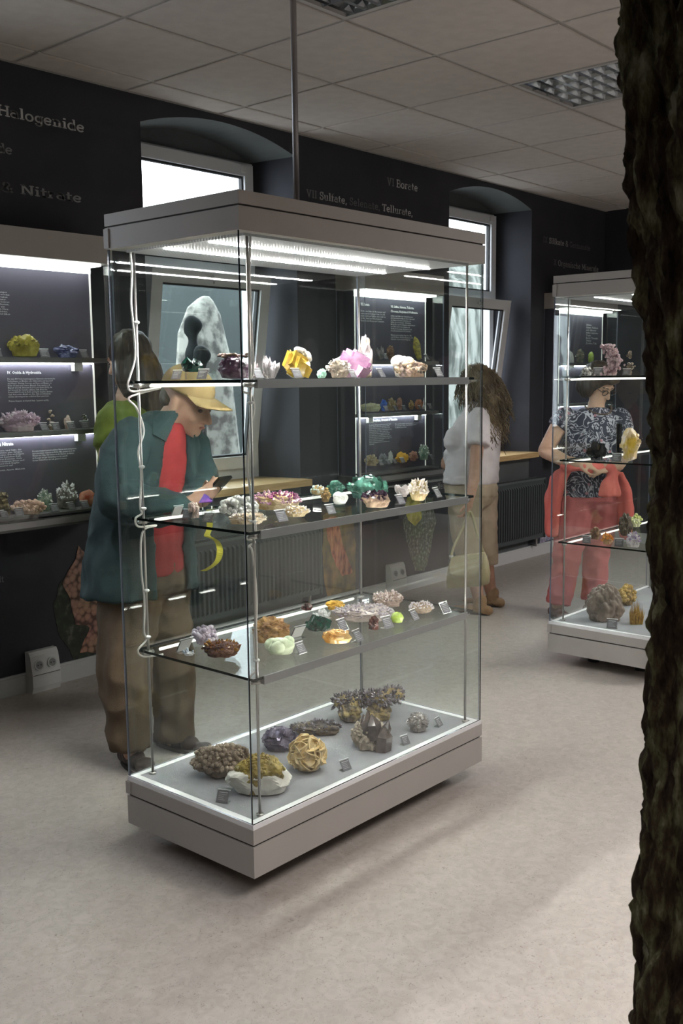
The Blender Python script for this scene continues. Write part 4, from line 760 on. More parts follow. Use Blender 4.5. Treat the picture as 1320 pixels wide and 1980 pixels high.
BODY = dict(
 p0='Sulfide sind chemische Verbindungen\nvon Metallen mit Schwefel und werden\nals Erze abgebaut. Die meisten haben\nmetallischen Glanz und sind schwer.\nIn der Natur entstehen sie aus heissen\nwaessrigen Loesungen tief im Gestein,\nsie fuellen Gaenge und Kluefte aus.\nViele Proben stammen aus dem Harz.\nDie Kristalle sind oft gut ausgebildet.\nWeitere Beispiele sind Pyrit und Silber.',
 p1='Die etwa 400 Oxide beziehungsweise Hydroxide sind chemische\nVerbindungen von Metallen oder Halbmetallen mit Sauerstoff\nund Wasser. Wichtige Vertreter sind Eisen und Mangan, sie\nbilden oft harte und schwere Minerale. Dazu zaehlen z. B.\nMagnetit (Fe3O4), Haematit (Fe2O3) und Quarz (SiO2), die\nden Grossteil der Gesteine aufbauen. Edle Arten von\nKorund (Al2O3) sind als Rubin und Saphir begehrt, daneben\nOpal. Auch andere Metalle wie Zinn, Zink und Aluminium\nwerden ueberwiegend aus oxidischen Erzen gewonnen.\n \nWeitere Beispiele sind Spinell, Rutil, Cassiterit und Eis.',
 p2='Carbonate und Nitrate sind Salze der\nKohlensaeure und bilden eine Gruppe\nvon etwa 200 Mineralen. Die wichtigste\nArt ist Calcit, aus ihm bestehen Kalk\nund Marmor, daneben Dolomit. Viele\ngehoeren zu den wichtigsten Erzen und\nliefern Eisen, Zink und auch Kupfer.\nSie loesen sich in Saeuren auf.\n \nWeitere sind Aragonit, Azurit, Malachit.',
 p3='Die ueberwiegend wasserloeslichen Nitrate sind naturgemaess\nnur in trockenen Gebieten zu finden. Man gewinnt sie in der\nWueste von Chile. Wir kennen sie als Salpeter, sie dienten\nals Duenger und zur Herstellung von Sprengstoff,\nbis man Stickstoff aus der Luft gewinnen konnte.',
 p4='Borate sind Salze der Borsaeuren und\nentstehen in trockenen Seen. Sie sind\nmeist weich und farblos, man nutzt sie\nin Glas, Email und Waschmitteln.\nBeispiele sind Borax und Colemanit.',
 p5='Sulfate sind Salze der Schwefelsaeure\nund kommen haeufig vor. Der Gips und\nder Baryt sind weit verbreitet, sie\nbilden grosse Kristalle. Chromate,\nMolybdate und Wolframate sind seltener\nund fallen durch ihre Farben auf.\nWulfenit ist orange, Krokoit ist rot.\nScheelit leuchtet im UV Licht blau.\n \nManche sind wichtige Erze fuer Blei\nund Wolfram. Weitere Beispiele sind\nAnhydrit, Coelestin und Anglesit.',
 p6='Zu dieser Gruppe gehoeren sehr viele\nArten, die meist bunt gefaerbt sind.\nApatit kommt auch in Knochen und\nZaehnen vor. Andere entstehen bei der\nVerwitterung von Erzen nahe der\nOberflaeche. Pyromorphit ist gruen,\nVanadinit ist rot und Mimetesit gelb.\nTuerkis wird als Schmuckstein genutzt.\nAus Phosphaten stellt man Duenger her.\nErythrin ist rosa gefaerbt.\nWeitere Beispiele sind Lazulith und\nWavellit.',
 p7='Wie die Phosphate und Arsenate sind auch\ndie Vanadate selten. Aus Vanadinit wird\ndas Metall gewonnen.',
 p8='Silikate\nQuarz, Feldspat\nund Glimmer\nbilden Gesteine\nTopas\nBeryll, Turmalin\nGranat\nZeolithe, Talk')
wc_objs = [o for o in COL.objects if o.name.startswith('wall_case')]
for kind, txt, x, z, wid, hh, n, y in PANELTEXT:
    par = [q for c in wc_objs for q in c.children if q.name.startswith('back_panel') and abs(c.location.x-x) < .6][0]
    off = par.parent.location
    if kind == 'h':
        me = text_me(txt, .02, .7, .0007)
    else:
        body = BODY[txt]; n = body.count('\n')+1; me = text_me(body, 1.0, 1, .004 if n > 9 else .006)
    xs_ = [v.co.x for v in me.vertices]; zs = [v.co.z for v in me.vertices]
    sx = wid/(max(xs_)-min(xs_)); H_ = max(zs)-min(zs)
    sz = (abs(hh)*1.0/H_) if kind == 'h' else hh/H_
    for v in me.vertices:
        v.co = Vector(((v.co.x-min(xs_))*sx, 0, (v.co.z-(min(zs) if kind == 'h' else max(zs)))*sz))
    link('printed_text', me, par, loc=(x-off.x, y-.0005-off.y, z-off.z))
# ------------------------------------------------------------------ printed mineral pictures on the wall
def decal(label, pts, m, cx, cz):
    t = MB(); n = len(pts); t.add([(x-cx, 0, z-cz) for x, z in pts]+[(x-cx, .001, z-cz) for x, z in pts], [tuple(range(n)), tuple(range(n, 2*n))[::-1]]+[(i, i+n, (i+1) % n+n, (i+1) % n) for i in range(n)])
    return t.build('wall_print', m, loc=(cx, YB-.0016, cz), label=label, category='wall print')
def rag(pts, amp, seed, sub=6):
    out = []; n = len(pts)
    for i in range(n):
        a, b = Vector(pts[i]), Vector(pts[(i+1) % n])
        for k in range(sub):
            p = a.lerp(b, k/sub); q = noise.noise_vector(Vector((p.x*14, p.y*14, seed))); out.append((p.x+q.x*amp, p.y+q.y*amp))
    return out
def print_mat(name, cols, scale, kind='voro', stretch=(1, 1, 1)):
    m, N, L = nt(name); b = N['Principled BSDF']; b.inputs['Roughness'].default_value = .65
    tc = N.new('ShaderNodeTexCoord'); mp = N.new('ShaderNodeMapping'); mp.inputs['Scale'].default_value = stretch; L.new(tc.outputs['Object'], mp.inputs[0])
    v = N.new('ShaderNodeTexVoronoi') if kind == 'voro' else N.new('ShaderNodeTexNoise'); v.inputs['Scale'].default_value = scale; L.new(mp.outputs[0], v.inputs['Vector'])
    r = N.new('ShaderNodeValToRGB'); cr = r.color_ramp
    while len(cr.elements) < len(cols): cr.elements.new(.5)
    for e_, (p_, c_) in zip(cr.elements, cols): e_.position = p_; e_.color = c4(c_)
    if kind == 'voro': L.new(v.outputs['Distance'], r.inputs[0])
    else: v.inputs['Detail'].default_value = 8; L.new(v.outputs['Fac'], r.inputs[0])
    n2 = N.new('ShaderNodeTexNoise'); n2.inputs['Scale'].default_value = 6; L.new(tc.outputs['Object'], n2.inputs['Vector'])
    mx = N.new('ShaderNodeMix'); mx.data_type = 'RGBA'; mx.blend_type = 'MULTIPLY'; mx.inputs[0].default_value = .5; L.new(r.outputs[0], mx.inputs[6]); L.new(n2.outputs['Color'], mx.inputs[7])
    L.new(mx.outputs[2], b.inputs['Base Color']); return m
pinkm = print_mat('print_coral_pink', [(0, (.6, .34, .25)), (.45, (.46, .25, .18)), (.75, (.1, .05, .035))], 32)
decal('wall picture of a dark mossy rock edge beside the coral pink mineral', rag([(2.74, .42), (2.79, .52), (2.9, .45), (2.93, .3), (2.97, .18), (2.95, .05), (2.84, .1), (2.76, .25)], .02, 3), print_mat('print_moss', [(.35, (.012, .015, .01)), (.55, (.03, .04, .02)), (.75, (.2, .2, .16))], 22, 'noise'), 2.85, .28)
decal('wall picture of a coral pink bubbly mineral beside the man', rag([(2.80, .50), (2.90, .66), (2.985, .60), (3.10, .55), (3.16, .3), (3.10, .1), (2.96, .105), (2.88, .13), (2.94, .24), (2.86, .28), (2.83, .4)], .018, 8), pinkm, 2.98, .35).location.y -= .002
decal('wall picture of a tall orange and brown mineral right of the radiator', rag([(4.72, .62), (4.80, .66), (5.0, .66), (5.04, .4), (5.03, .1), (4.9, .03), (4.76, .05), (4.71, .3)], .012, 5), print_mat('print_brown', [(.3, (.06, .05, .035)), (.5, (.22, .14, .05)), (.65, (.32, .2, .06)), (.8, (.45, .3, .15))], 12, 'noise'), 4.88, .35)
decal('wall picture of red orange crystals over the brown mineral', rag([(4.73, .60), (4.84, .61), (4.90, .44), (5.0, .22), (4.9, .2), (4.8, .35)], .015, 9), print_mat('print_orange', [(.35, (.2, .05, .025)), (.5, (.55, .16, .07)), (.7, (.7, .3, .15))], 14, 'noise', (3, 1, 1)), 4.86, .42).location.y -= .002
decal('wall picture of a dark green sparkling mineral under the middle wall case', rag([(5.54, .5), (5.62, .56), (5.74, .66), (5.9, .62), (5.94, .45), (5.88, .25), (5.8, .1), (5.68, .12), (5.62, .28)], .016, 12), print_mat('print_green', [(.35, (.06, .075, .05)), (.55, (.16, .19, .13)), (.72, (.5, .54, .45))], 46, 'noise'), 5.75, .4)
decal('wall picture of yellow crystals on top of the green mineral', rag([(5.56, .58), (5.6, .66), (5.74, .66), (5.77, .5), (5.69, .44), (5.6, .5)], .012, 15), print_mat('print_yellow', [(.35, (.35, .34, .04)), (.55, (.66, .63, .08)), (.75, (.85, .82, .4))], 20, 'noise'), 5.66, .55).location.y -= .002
decal('wall picture of a lilac and white mineral beside the far radiator', rag([(7.42, .09), (7.44, .22), (7.52, .3), (7.62, .24), (7.66, .1)], .02, 18), print_mat('print_lilac', [(.35, (.2, .22, .3)), (.55, (.45, .46, .56)), (.75, (.7, .7, .75))], 30, 'noise'), 7.54, .19)
# ------------------------------------------------------------------ minerals
def mm(key, c1, c2, m1=None, m2=None, rough=.35, metal=0, coat=0, scale=45, trans=0, spec=.5):
    return key, (mat('mineral_'+key, c1, c2, scale, rough=rough, metal=metal, coat=coat, trans=trans, spec=spec), mat('matrix_'+key, m1 or c1, m2 or c2, scale*.8, rough=.8) if m1 else None)
MM = dict([
 mm('emerald', (.003, .022, .017), (.01, .07, .05), rough=.12, coat=.6),
 mm('purple', (.045, .016, .04), (.1, .045, .085), (.2, .13, .08), (.1, .05, .06), rough=.3, coat=.3),
 mm('smokeclear', (.3, .28, .29), (.46, .43, .45), (.25, .22, .22), (.4, .36, .35), rough=.12, coat=.5),
 mm('pinkquartz', (.45, .35, .37), (.62, .54, .54), (.3, .24, .24), (.4, .34, .32), rough=.2),
 mm('honey', (.42, .25, .02), (.54, .36, .05), (.62, .56, .48), (.75, .7, .64), rough=.2, coat=.4),
 mm('mint', (.25, .5, .38), (.42, .64, .52)),
 mm('mica', (.42, .39, .37), (.6, .57, .55), (.16, .13, .1), (.28, .22, .17), rough=.15),
 mm('pinkfluor', (.24, .09, .19), (.36, .19, .3), (.5, .3, .4), (.6, .4, .5), rough=.22, coat=.4, scale=25),
 mm('ametwhite', (.36, .32, .36), (.18, .13, .09), rough=.3, scale=18),
 mm('cream', (.5, .43, .38), (.56, .49, .45)),
 mm('tandark', (.36, .26, .16), (.06, .045, .04), (.12, .08, .07), (.3, .2, .14), scale=24),
 mm('beigepink', (.55, .4, .34), (.66, .54, .48)),
 mm('blueviolet', (.1, .08, .42), (.3, .12, .5), rough=.1, coat=.6, scale=30),
 mm('greywhite', (.5, .51, .48), (.64, .64, .6), (.3, .3, .28), (.45, .45, .42)),
 mm('creamquartz', (.62, .56, .5), (.72, .68, .64), (.5, .38, .24), (.6, .5, .38), rough=.3),
 mm('pinkgold', (.32, .07, .2), (.62, .42, .5), (.46, .3, .12), (.66, .54, .36), rough=.25, coat=.3, scale=26),
 mm('whitetan', (.62, .6, .58), (.74, .7, .68), (.45, .33, .18), (.6, .48, .3)),
 mm('mintwhite', (.42, .58, .48), (.66, .7, .64), (.45, .3, .12), (.5, .4, .22)),
 mm('ochre', (.36, .22, .06), (.5, .34, .12), (.2, .13, .06), (.3, .2, .1)),
 mm('milk', (.78, .78, .74), (.84, .84, .8), rough=.3),
 mm('teal', (.02, .09, .065), (.1, .26, .2), rough=.1, coat=.7, scale=30),
 mm('blackpurple', (.012, .005, .014), (.07, .03, .06), (.45, .32, .22), (.3, .2, .14), rough=.12, coat=.5),
 mm('paletab', (.6, .54, .54), (.72, .66, .66), (.45, .38, .36), (.55, .48, .46), rough=.2),
 mm('creamflower', (.66, .56, .46), (.8, .72, .66), (.42, .32, .16), (.55, .42, .24), scale=30),
 mm('paleblue', (.5, .6, .72), (.7, .78, .86), (.6, .62, .66), (.7, .72, .75), rough=.15),
 mm('lilac', (.38, .31, .4), (.56, .5, .58), (.45, .38, .46), (.6, .52, .58)),
 mm('amber', (.16, .055, .015), (.46, .24, .06), (.1, .05, .045), (.18, .09, .06), rough=.18, coat=.5, scale=24),
 mm('rustgold', (.24, .11, .03), (.5, .29, .09), scale=24),
 mm('palegreen', (.48, .56, .36), (.62, .69, .5), rough=.3),
 mm('blackred', (.02, .008, .008), (.08, .02, .02), rough=.1, coat=.5),
 mm('clearwhite', (.7, .7, .7), (.82, .82, .82), (.6, .58, .55), (.7, .68, .66), rough=.15),
 mm('orange', (.66, .33, .01), (.78, .46, .06), rough=.3),
 mm('ambergeode', (.5, .22, .03), (.74, .5, .2), rough=.2, coat=.3, scale=22),
 mm('lilacdruse', (.38, .33, .38), (.55, .5, .52), (.45, .38, .36), (.55, .48, .44), rough=.3),
 mm('pinkwhite', (.58, .46, .44), (.7, .6, .58), (.3, .22, .18), (.5, .38, .32), rough=.3),
 mm('redbrown', (.05, .012, .012), (.12, .035, .025), rough=.2),
 mm('lime', (.36, .5, .06), (.46, .6, .14), rough=.2, coat=.3),
 mm('paledruse', (.58, .52, .56), (.72, .68, .7), (.3, .22, .16), (.4, .3, .22), rough=.25),
 mm('brownknob', (.22, .165, .12), (.4, .32, .25), (.18, .13, .1), (.28, .22, .17), scale=18),
 mm('olivewhite', (.15, .105, .015), (.34, .25, .05), (.62, .6, .54), (.76, .74, .68), scale=40),
 mm('galena', (.1, .09, .15), (.42, .38, .5), (.06, .05, .09), (.12, .11, .16), rough=.2, metal=.5, scale=30),
 mm('rosette', (.66, .47, .2), (.82, .68, .42), (.5, .38, .22), (.66, .54, .36), rough=.45),
 mm('greyviolet', (.1, .09, .11), (.34, .31, .36), (.06, .055, .06), (.17, .13, .09), rough=.25, metal=.3),
 mm('greyspike', (.12, .11, .12), (.38, .35, .38), (.14, .12, .1), (.42, .32, .14), rough=.25, metal=.3),
 mm('smoky', (.05, .04, .04), (.14, .11, .1), (.34, .29, .23), (.5, .44, .36), rough=.12, coat=.5, scale=16),
 mm('silver', (.5, .48, .48), (.72, .7, .7), (.2, .18, .17), (.4, .37, .34), rough=.2, metal=.7),
 mm('pinklilac', (.4, .25, .29), (.66, .5, .52), (.3, .18, .2), (.45, .3, .3), rough=.35),
 mm('blackwhite', (.02, .02, .02), (.55, .52, .5), scale=60),
 mm('darkstalk', (.1, .075, .05), (.24, .18, .13), (.1, .08, .06), (.2, .15, .1)),
 mm('jet', (.006, .005, .006), (.018, .015, .016), rough=.1, coat=.6),
 mm('yellowquartz', (.62, .42, .06), (.76, .62, .52), rough=.2, scale=14),
 mm('orangeneedle', (.6, .18, .02), (.74, .32, .06), (.35, .2, .1), (.5, .3, .18)),
 mm('brownorange', (.2, .11, .06), (.36, .2, .11), (.15, .08, .05), (.25, .14, .08)),
 mm('darkbrown', (.03, .022, .014), (.08, .06, .04)),
 mm('purplewhite', (.2, .1, .3), (.7, .66, .7), (.5, .46, .48), (.6, .56, .58), scale=50),
 mm('yellowgreen', (.36, .42, .06), (.6, .62, .3), (.5, .5, .3), (.6, .6, .4)),
 mm('greybrown', (.16, .122, .1), (.26, .2, .165), (.15, .12, .1), (.22, .18, .15), scale=12),
 mm('goldspike', (.3, .16, .02), (.5, .3, .06), (.25, .14, .03), (.36, .2, .06)),
 mm('olive', (.28, .24, .02), (.5, .44, .07), rough=.25, coat=.3, scale=22),
 mm('sodalite', (.03, .04, .15), (.16, .18, .34), rough=.2, coat=.4, scale=22),
 mm('pinkamethyst', (.45, .32, .42), (.76, .66, .7), (.35, .24, .3), (.5, .4, .42), rough=.3, scale=26),
 mm('palestick', (.7, .62, .54), (.5, .36, .24), (.3, .22, .16), (.4, .3, .2)),
 mm('chrome', (.55, .55, .56), (.7, .7, .7), rough=.08, metal=1),
 mm('peach', (.62, .4, .28), (.74, .54, .42), (.45, .28, .2), (.55, .38, .28)),
 mm('greenwhite', (.6, .62, .56), (.78, .78, .74), (.1, .2, .14), (.3, .36, .28)),
 mm('whitefan', (.78, .8, .78), (.86, .87, .86), (.1, .09, .08), (.3, .28, .25), rough=.3),
 mm('redagate', (.36, .07, .035), (.62, .3, .2), rough=.2, scale=30),
 mm('brass', (.12, .09, .05), (.4, .32, .18), rough=.25, metal=.6),
 mm('yellowslab', (.45, .38, .06), (.2, .16, .05), scale=60),
 mm('yellowgrey', (.42, .4, .24), (.56, .54, .36)),
 mm('brightblue', (.02, .1, .6), (.06, .22, .75)),
 mm('tan', (.36, .26, .13), (.52, .42, .26), (.3, .2, .1), (.4, .3, .16)),
 mm('rosebrown', (.36, .17, .12), (.5, .28, .2), (.3, .13, .09), (.4, .2, .15)),
 mm('rust', (.3, .09, .03), (.46, .17, .07), (.26, .1, .05), (.36, .16, .08)),
 mm('greyblue', (.2, .22, .26), (.4, .42, .46), (.2, .2, .22), (.3, .3, .32)),
 mm('olivebrown', (.1, .13, .08), (.3, .24, .18), rough=.25),
])
def surf(n, seed, amp, fr): return 1+amp*noise.noise(n*fr+Vector((seed, 2*seed, 7)))+amp*.55*noise.noise(n*fr*2.7+Vector((3*seed, 1, seed)))
def lump_mb(w, d, h, seed, amp=.3, fr=1.7, sub=4, facet=0):
    vs, fs = ico(sub); mb = MB(); out = []
    cells = []
    if facet:
        rr = random.Random(seed); cells = [Vector((rr.gauss(0, 1), rr.gauss(0, 1), rr.gauss(0, 1))).normalized() for _ in range(facet)]; hs = [rr.uniform(.72, .98) for _ in cells]
    for v in vs:
        k = surf(v, seed, amp, fr)
        for c, hh in zip(cells, hs if facet else []):
            dd = v.dot(c)
            if dd*k > hh: k = hh/dd
        z = (v.z*k*.5+.5)*h
        if v.z < -.55: z = max(0, z*.3)
        out.append((v.x*k*w/2, v.y*k*d/2, max(0, z)))
    mx = max(q[2] for q in out) or 1; wx = max(abs(q[0]) for q in out)
    mb.add([(q[0]*w/2/wx, q[1], q[2]*h/mx) for q in out], fs); return mb
def prism_at(mb, p, axis, r, L, tip=.35, n=6, mi=0, twist=0):
    axis = axis.normalized(); a = Vector((0, 0, 1)) if abs(axis.z) < .9 else Vector((1, 0, 0)); u = axis.cross(a).normalized(); v = axis.cross(u)
    ring = [(u*math.cos(2*PI*j/n+twist)+v*math.sin(2*PI*j/n+twist))*r for j in range(n)]; q = p+axis*L*(1-tip)
    vs = [p+x for x in ring]+[q+x for x in ring]+[p+axis*L]
    mb.add(vs, [(j, (j+1) % n, (j+1) % n+n, j+n) for j in range(n)]+[(j+n, (j+1) % n+n, 2*n) for j in range(n)]+[tuple(range(n))[::-1]], mi)
def cube_at(mb, p, s, R, mi=0):
    c = [R @ Vector((x*s[0], y*s[1], z*s[2]))+p for x, y, z in ((-1,-1,-1),(1,-1,-1),(1,1,-1),(-1,1,-1),(-1,-1,1),(1,-1,1),(1,1,1),(-1,1,1))]
    mb.add(c, [(0,3,2,1),(4,5,6,7),(0,1,5,4),(2,3,7,6),(1,2,6,5),(3,0,4,7)], mi)
RZ = math.atan2(-.7534, .6575)
def shell_pt(rr, w, d, h, zlo=-.2):
    while 1:
        n = Vector((rr.gauss(0, 1), rr.gauss(0, 1), rr.gauss(0, 1))).normalized()
        if n.z > zlo: break
    return n, Vector((n.x*w/2, n.y*d/2, (n.z*.5+.5)*h))
BLOCK = None
def mineral(i, name, label, kind, loc, dims, key, block, kw):
    w, d, h = dims; rr = random.Random(i*7+1); cm, xm = MM[key]; xm = xm or cm
    t = thing(name, label, 'mineral', loc, RZ); z0 = 0; seed = i*1.37
    if block:
        bw = min(w, d)*.42
        blk = thing('acrylic_block', 'clear acrylic block carrying the '+{'green_crystal': 'dark green crystal, top shelf', 'blue_crystal': 'blue violet crystal, middle shelf', 'green_mineral': 'pale green mineral, middle shelf', 'white_mineral': 'milky white mineral, middle shelf'}[name], 'display block', loc, RZ)
        MB().box((-bw, -bw, 0), (bw, bw, block-.0005)).build('block_body', ACRYL, blk); t.location.z += block
    def P(nm, mb, m, smooth=False):
        zm = min(v[2] for v in mb.v)
        return mb.build(nm, m, t, smooth)
    S = min(w, h, d*1.4)
    def clampz(mb): mb.v = [(x, y, max(z, 0)) for x, y, z in mb.v]; return mb
    if kind == 'lump': P('stone_body', lump_mb(w, d, h, seed, .36, 2.0), cm)
    elif kind == 'blob':
        P('stone_body', lump_mb(w, d, h, seed, .12, 1.2), cm, True)
    elif kind == 'blob2':
        mb = lump_mb(w*.8, d*.8, h*.7, seed, .15, 1.3)
        for q in range(7):
            n, p = shell_pt(rr, w*.62, d*.6, h*.62, -.1); r = S*rr.uniform(.18, .3); mb.ball((p.x, p.y, max(p.z, r)), (r*1.15, r, r), 3)
        P('stone_body', mb, cm, True)
    elif kind == 'facet':
        P('stone_body', lump_mb(w, d, h, seed, .34, 2.6, 4, 26), cm); mb = MB()
        for q in range(26):
            n, p = shell_pt(rr, w*.9, d*.9, h*.9, .0); cube_at(mb, p, [S*.09*rr.uniform(.6, 1.2)]*3, Matrix.Rotation(rr.uniform(0, 3), 3, n))
        P('crystals', clampz(mb), cm)
    elif kind == 'chunk':
        P('stone_body', lump_mb(w, d, h, seed, .22, 1.8, 4, 12), cm); mb = MB()
        for q in range(26):
            x = rr.uniform(-.42, .42)*w; r = S*rr.uniform(.05, .1); mb.ball((x, rr.uniform(-.3, .3)*d, h*rr.uniform(.86, .97)), (r*1.4, r, r*.7), 2)
        P('crust', mb, xm)
    elif kind == 'chunkc':
        P('matrix', lump_mb(w, d, h*.9, seed, .25, 1.8), xm); mb = MB()
        for q in range(60):
            n, p = shell_pt(rr, w*.92, d*.92, h*.9, -.05)
            if p.x > w*.32: continue
            cube_at(mb, p, [S*rr.uniform(.05, .11) for _ in range(3)], Matrix.Rotation(rr.uniform(0, 3), 3, Vector((rr.random(), rr.random(), 1))))
        P('crystals', clampz(mb), cm)
    elif kind == 'botry':
        vs, fs = ico(6); mb = MB(); out = []
        for v in vs:
            k = surf(v, seed, .22, 1.5); dd = noise.voronoi(v*2.6+Vector((seed, 0, 0)))[0][0]; d2 = noise.voronoi(v*5.5+Vector((0, seed, 0)))[0][0]
            k *= 1+.16*math.sqrt(max(0, 1-min(1, dd*1.25)**2))+.07*math.sqrt(max(0, 1-min(1, d2*1.3)**2))
            out.append((v.x*k, v.y*k, max(-.62, v.z*k)))
        zs = [q[2] for q in out]; z0_, z1_ = min(zs), max(zs); wx = max(abs(q[0]) for q in out)
        mb.add([(x/wx*w/2, y/wx*d/2, (z-z0_)/(z1_-z0_)*h) for x, y, z in out], fs); P('stone_body', mb, cm, True)
    elif kind in ('nodule', 'bridge0'):
        n_ = kw.get('n', 60); P('matrix', lump_mb(w*.9, d*.9, h*.9, seed, .3, 1.8), xm); mb = MB(); k = .05 if kw.get('small') else .1
        for q in range(n_):
            n, p = shell_pt(rr, w*.88, d*.88, h*.84, -.45); p *= 1; r = S*rr.uniform(k*.7, k*1.5)
            sc = surf(n, seed, .3, 1.8); p = Vector((p.x*min(sc, 1.05), p.y*sc, max(r*.6, p.z*min(sc, 1.08)))); mb.ball(p, r, 2 if r > .006 else 1)
        P('nodules', clampz(mb), cm, not kw.get('small'))
    elif kind in ('druse', 'crust', 'bridge', 'spikes', 'branch', 'pyr', 'points', 'smoky', 'flakes', 'blades', 'cubes'):
        n_ = kw.get('n', 40); mb = MB(); mx = MB()
        if kind == 'crust':
            mx = lump_mb(w, d, h*.62, seed, .13, 1.6, 4, 22)
            for q in range(n_):
                a = rr.uniform(0, 2*PI); q2 = math.sqrt(rr.random()); x = math.cos(a)*q2*.36*w+.03*w; y = math.sin(a)*q2*.36*d
                z = h*(.52+.40*(1-q2**1.6))+rr.uniform(-.04, .02)*h; mb.ball((x, y, z), S*rr.uniform(.03, .065), 1)
            core = lump_mb(w*.78, d*.78, h*.93, seed+4, .2, 2); core.v = [(x+.03*w, y, z) for x, y, z in core.v]; mb.add(core.v, core.f)
            mb.v = [(x, y, z) for x, y, z in mb.v]
        elif kind == 'druse':
            mx = lump_mb(w*.92, d*.92, h*.78, seed, .3, 1.9)
            for q in range(n_):
                n, p = shell_pt(rr, w*.86, d*.86, h*.74, -.1); k = surf(n, seed, .3, 1.9); p = Vector((p.x, p.y, p.z*min(k, 1.1)))
                ax = (n+Vector((rr.gauss(0, .4), rr.gauss(0, .4), rr.gauss(0, .3)+.15))).normalized(); L = S*rr.uniform(.1, .26)*(1.0 if n_ > 60 else 1.3)
                prism_at(mb, p-ax*L*.35, ax, L*rr.uniform(.22, .34), L, .45, 6, 0, rr.random())
        elif kind == 'bridge':
            mx = lump_mb(w*.4, d*1.2, h*.7, seed, .3, 1.8); mx.v = [(x-.28*w, y-.1*d, z) for x, y, z in mx.v]
            m2 = lump_mb(w*.42, d*1.1, h*.6, seed+2, .3, 1.8); mx.add([(x+.16*w, y, z) for x, y, z in m2.v], m2.f)
            for q in range(70):
                u = q/69; c = Vector(((u-.5)*w*.9, noise.noise(Vector((u*5, 1, 2)))*d*.3, h*(.55+.22*u+.08*noise.noise(Vector((u*6, 4, 4)))))); mx.ball(c, h*rr.uniform(.17, .25), 1)
            for q in range(n_*2):
                u = rr.random(); c = Vector(((u-.5)*w*.92, noise.noise(Vector((u*5, 1, 2)))*d*.3, h*(.55+.22*u+.08*noise.noise(Vector((u*6, 4, 4)))))); n, _ = shell_pt(rr, 1, 1, 1, -.8)
                L = h*rr.uniform(.1, .2); prism_at(mb, c+n*h*.19, n, L*.28, L, .5, 6)
        elif kind == 'spikes':
            mx = lump_mb(w*.8, d*.8, h*.4, seed, .3, 1.8)
            for q in range(n_):
                x, y = rr.uniform(-.45, .45)*w, rr.uniform(-.45, .45)*d; L = h*rr.uniform(.4, 1)*(1-abs(x)/w*.8); prism_at(mb, Vector((x, y, 0)), Vector((x/w*.5, y/d*.5, 1)), w*.06, L, .86, 6)
        elif kind == 'branch':
            mx = lump_mb(w*.34, d*.4, h*.2, seed, .3, 1.8); pts = [(Vector((0, 0, 0)), Vector((.15, 0, 1)))]
            for q in range(n_):
                u = rr.random(); x = (.32*math.sin(u*3.2+1)*(u**.6)-.2+.3*u)*w*(1 if n_ > 30 else .3)+rr.gauss(0, .12)*w; p = Vector((x, rr.gauss(0, .12)*d, u*h*.9))
                n, _ = shell_pt(rr, 1, 1, 1, -.3); L = h*rr.uniform(.06, .15); prism_at(mb, p-n*L*.4, n, L*.4, L, .3, 6)
                mx.ball(p, h*.035, 1)
        elif kind == 'pyr':
            for q in range(4): prism_at(mb, Vector((w*.1*(q-1.5)*.3, 0, 0)), Vector((.1*(q-1.5), 0, 1)), w*.5*(1-q*.15), h*(1-.1*q), .92, 4, 0, .78)
        elif kind == 'points':
            mx = lump_mb(w*.9, d*.9, h*.35, seed, .3, 1.8)
            for q in range(n_):
                a = rr.uniform(0, 2*PI); q2 = rr.random(); ax = Vector((math.cos(a)*q2*.8, math.sin(a)*q2*.8, 1)).normalized(); prism_at(mb, Vector((math.cos(a)*q2*w*.28, math.sin(a)*q2*d*.28, h*.1)), ax, S*rr.uniform(.1, .18), h*rr.uniform(.6, .92)*(1-q2*.35), .3, 6, 0, rr.random())
        elif kind == 'smoky':
            mx = lump_mb(w*.8, d*.9, h*.72, seed, .34, 2.2); mx.v = [(x-.12*w, y+.1*d, z) for x, y, z in mx.v]
            for (x, z, ax, r, L) in ((.16, .02, (.1, -.15, 1), .2, .62), (.02, .3, (-.15, -.1, 1), .17, .62), (.2, .25, (.25, 0, 1), .1, .5), (-.1, .35, (-.3, .1, 1), .13, .55), (.08, .1, (.5, -.3, .8), .11, .5), (-.2, .3, (.1, 0, 1), .09, .7)):
                prism_at(mb, Vector((x*w, -.18*d, z*h)), Vector(ax), r*w, L*h, .38, 6, 0, .3)
            for q in range(40):
                n, p = shell_pt(rr, w*.7, d*.8, h*.7, -.2); mx.ball((p.x-.12*w, p.y+.1*d, p.z), S*rr.uniform(.03, .07), 1)
        elif kind == 'flakes':
            mx = lump_mb(w*.92, d*.92, h*.92, seed, .34, 2.2)
            for q in range(n_):
                n, p = shell_pt(rr, w*.92, d*.92, h*.92, -.2); cube_at(mb, p, (S*rr.uniform(.03, .08), S*rr.uniform(.025, .06), S*.012), Matrix.Rotation(rr.uniform(0, 3), 3, n) @ Matrix.Rotation(rr.uniform(-.8, .8), 3, 'X'))
        elif kind == 'blades':
            if n_ > 20: mx = lump_mb(w*.86, d*.86, h*.86, seed, .14, 1.4)
            else: mx = lump_mb(w*.8, d*.8, h*.25, seed, .2, 1.4)
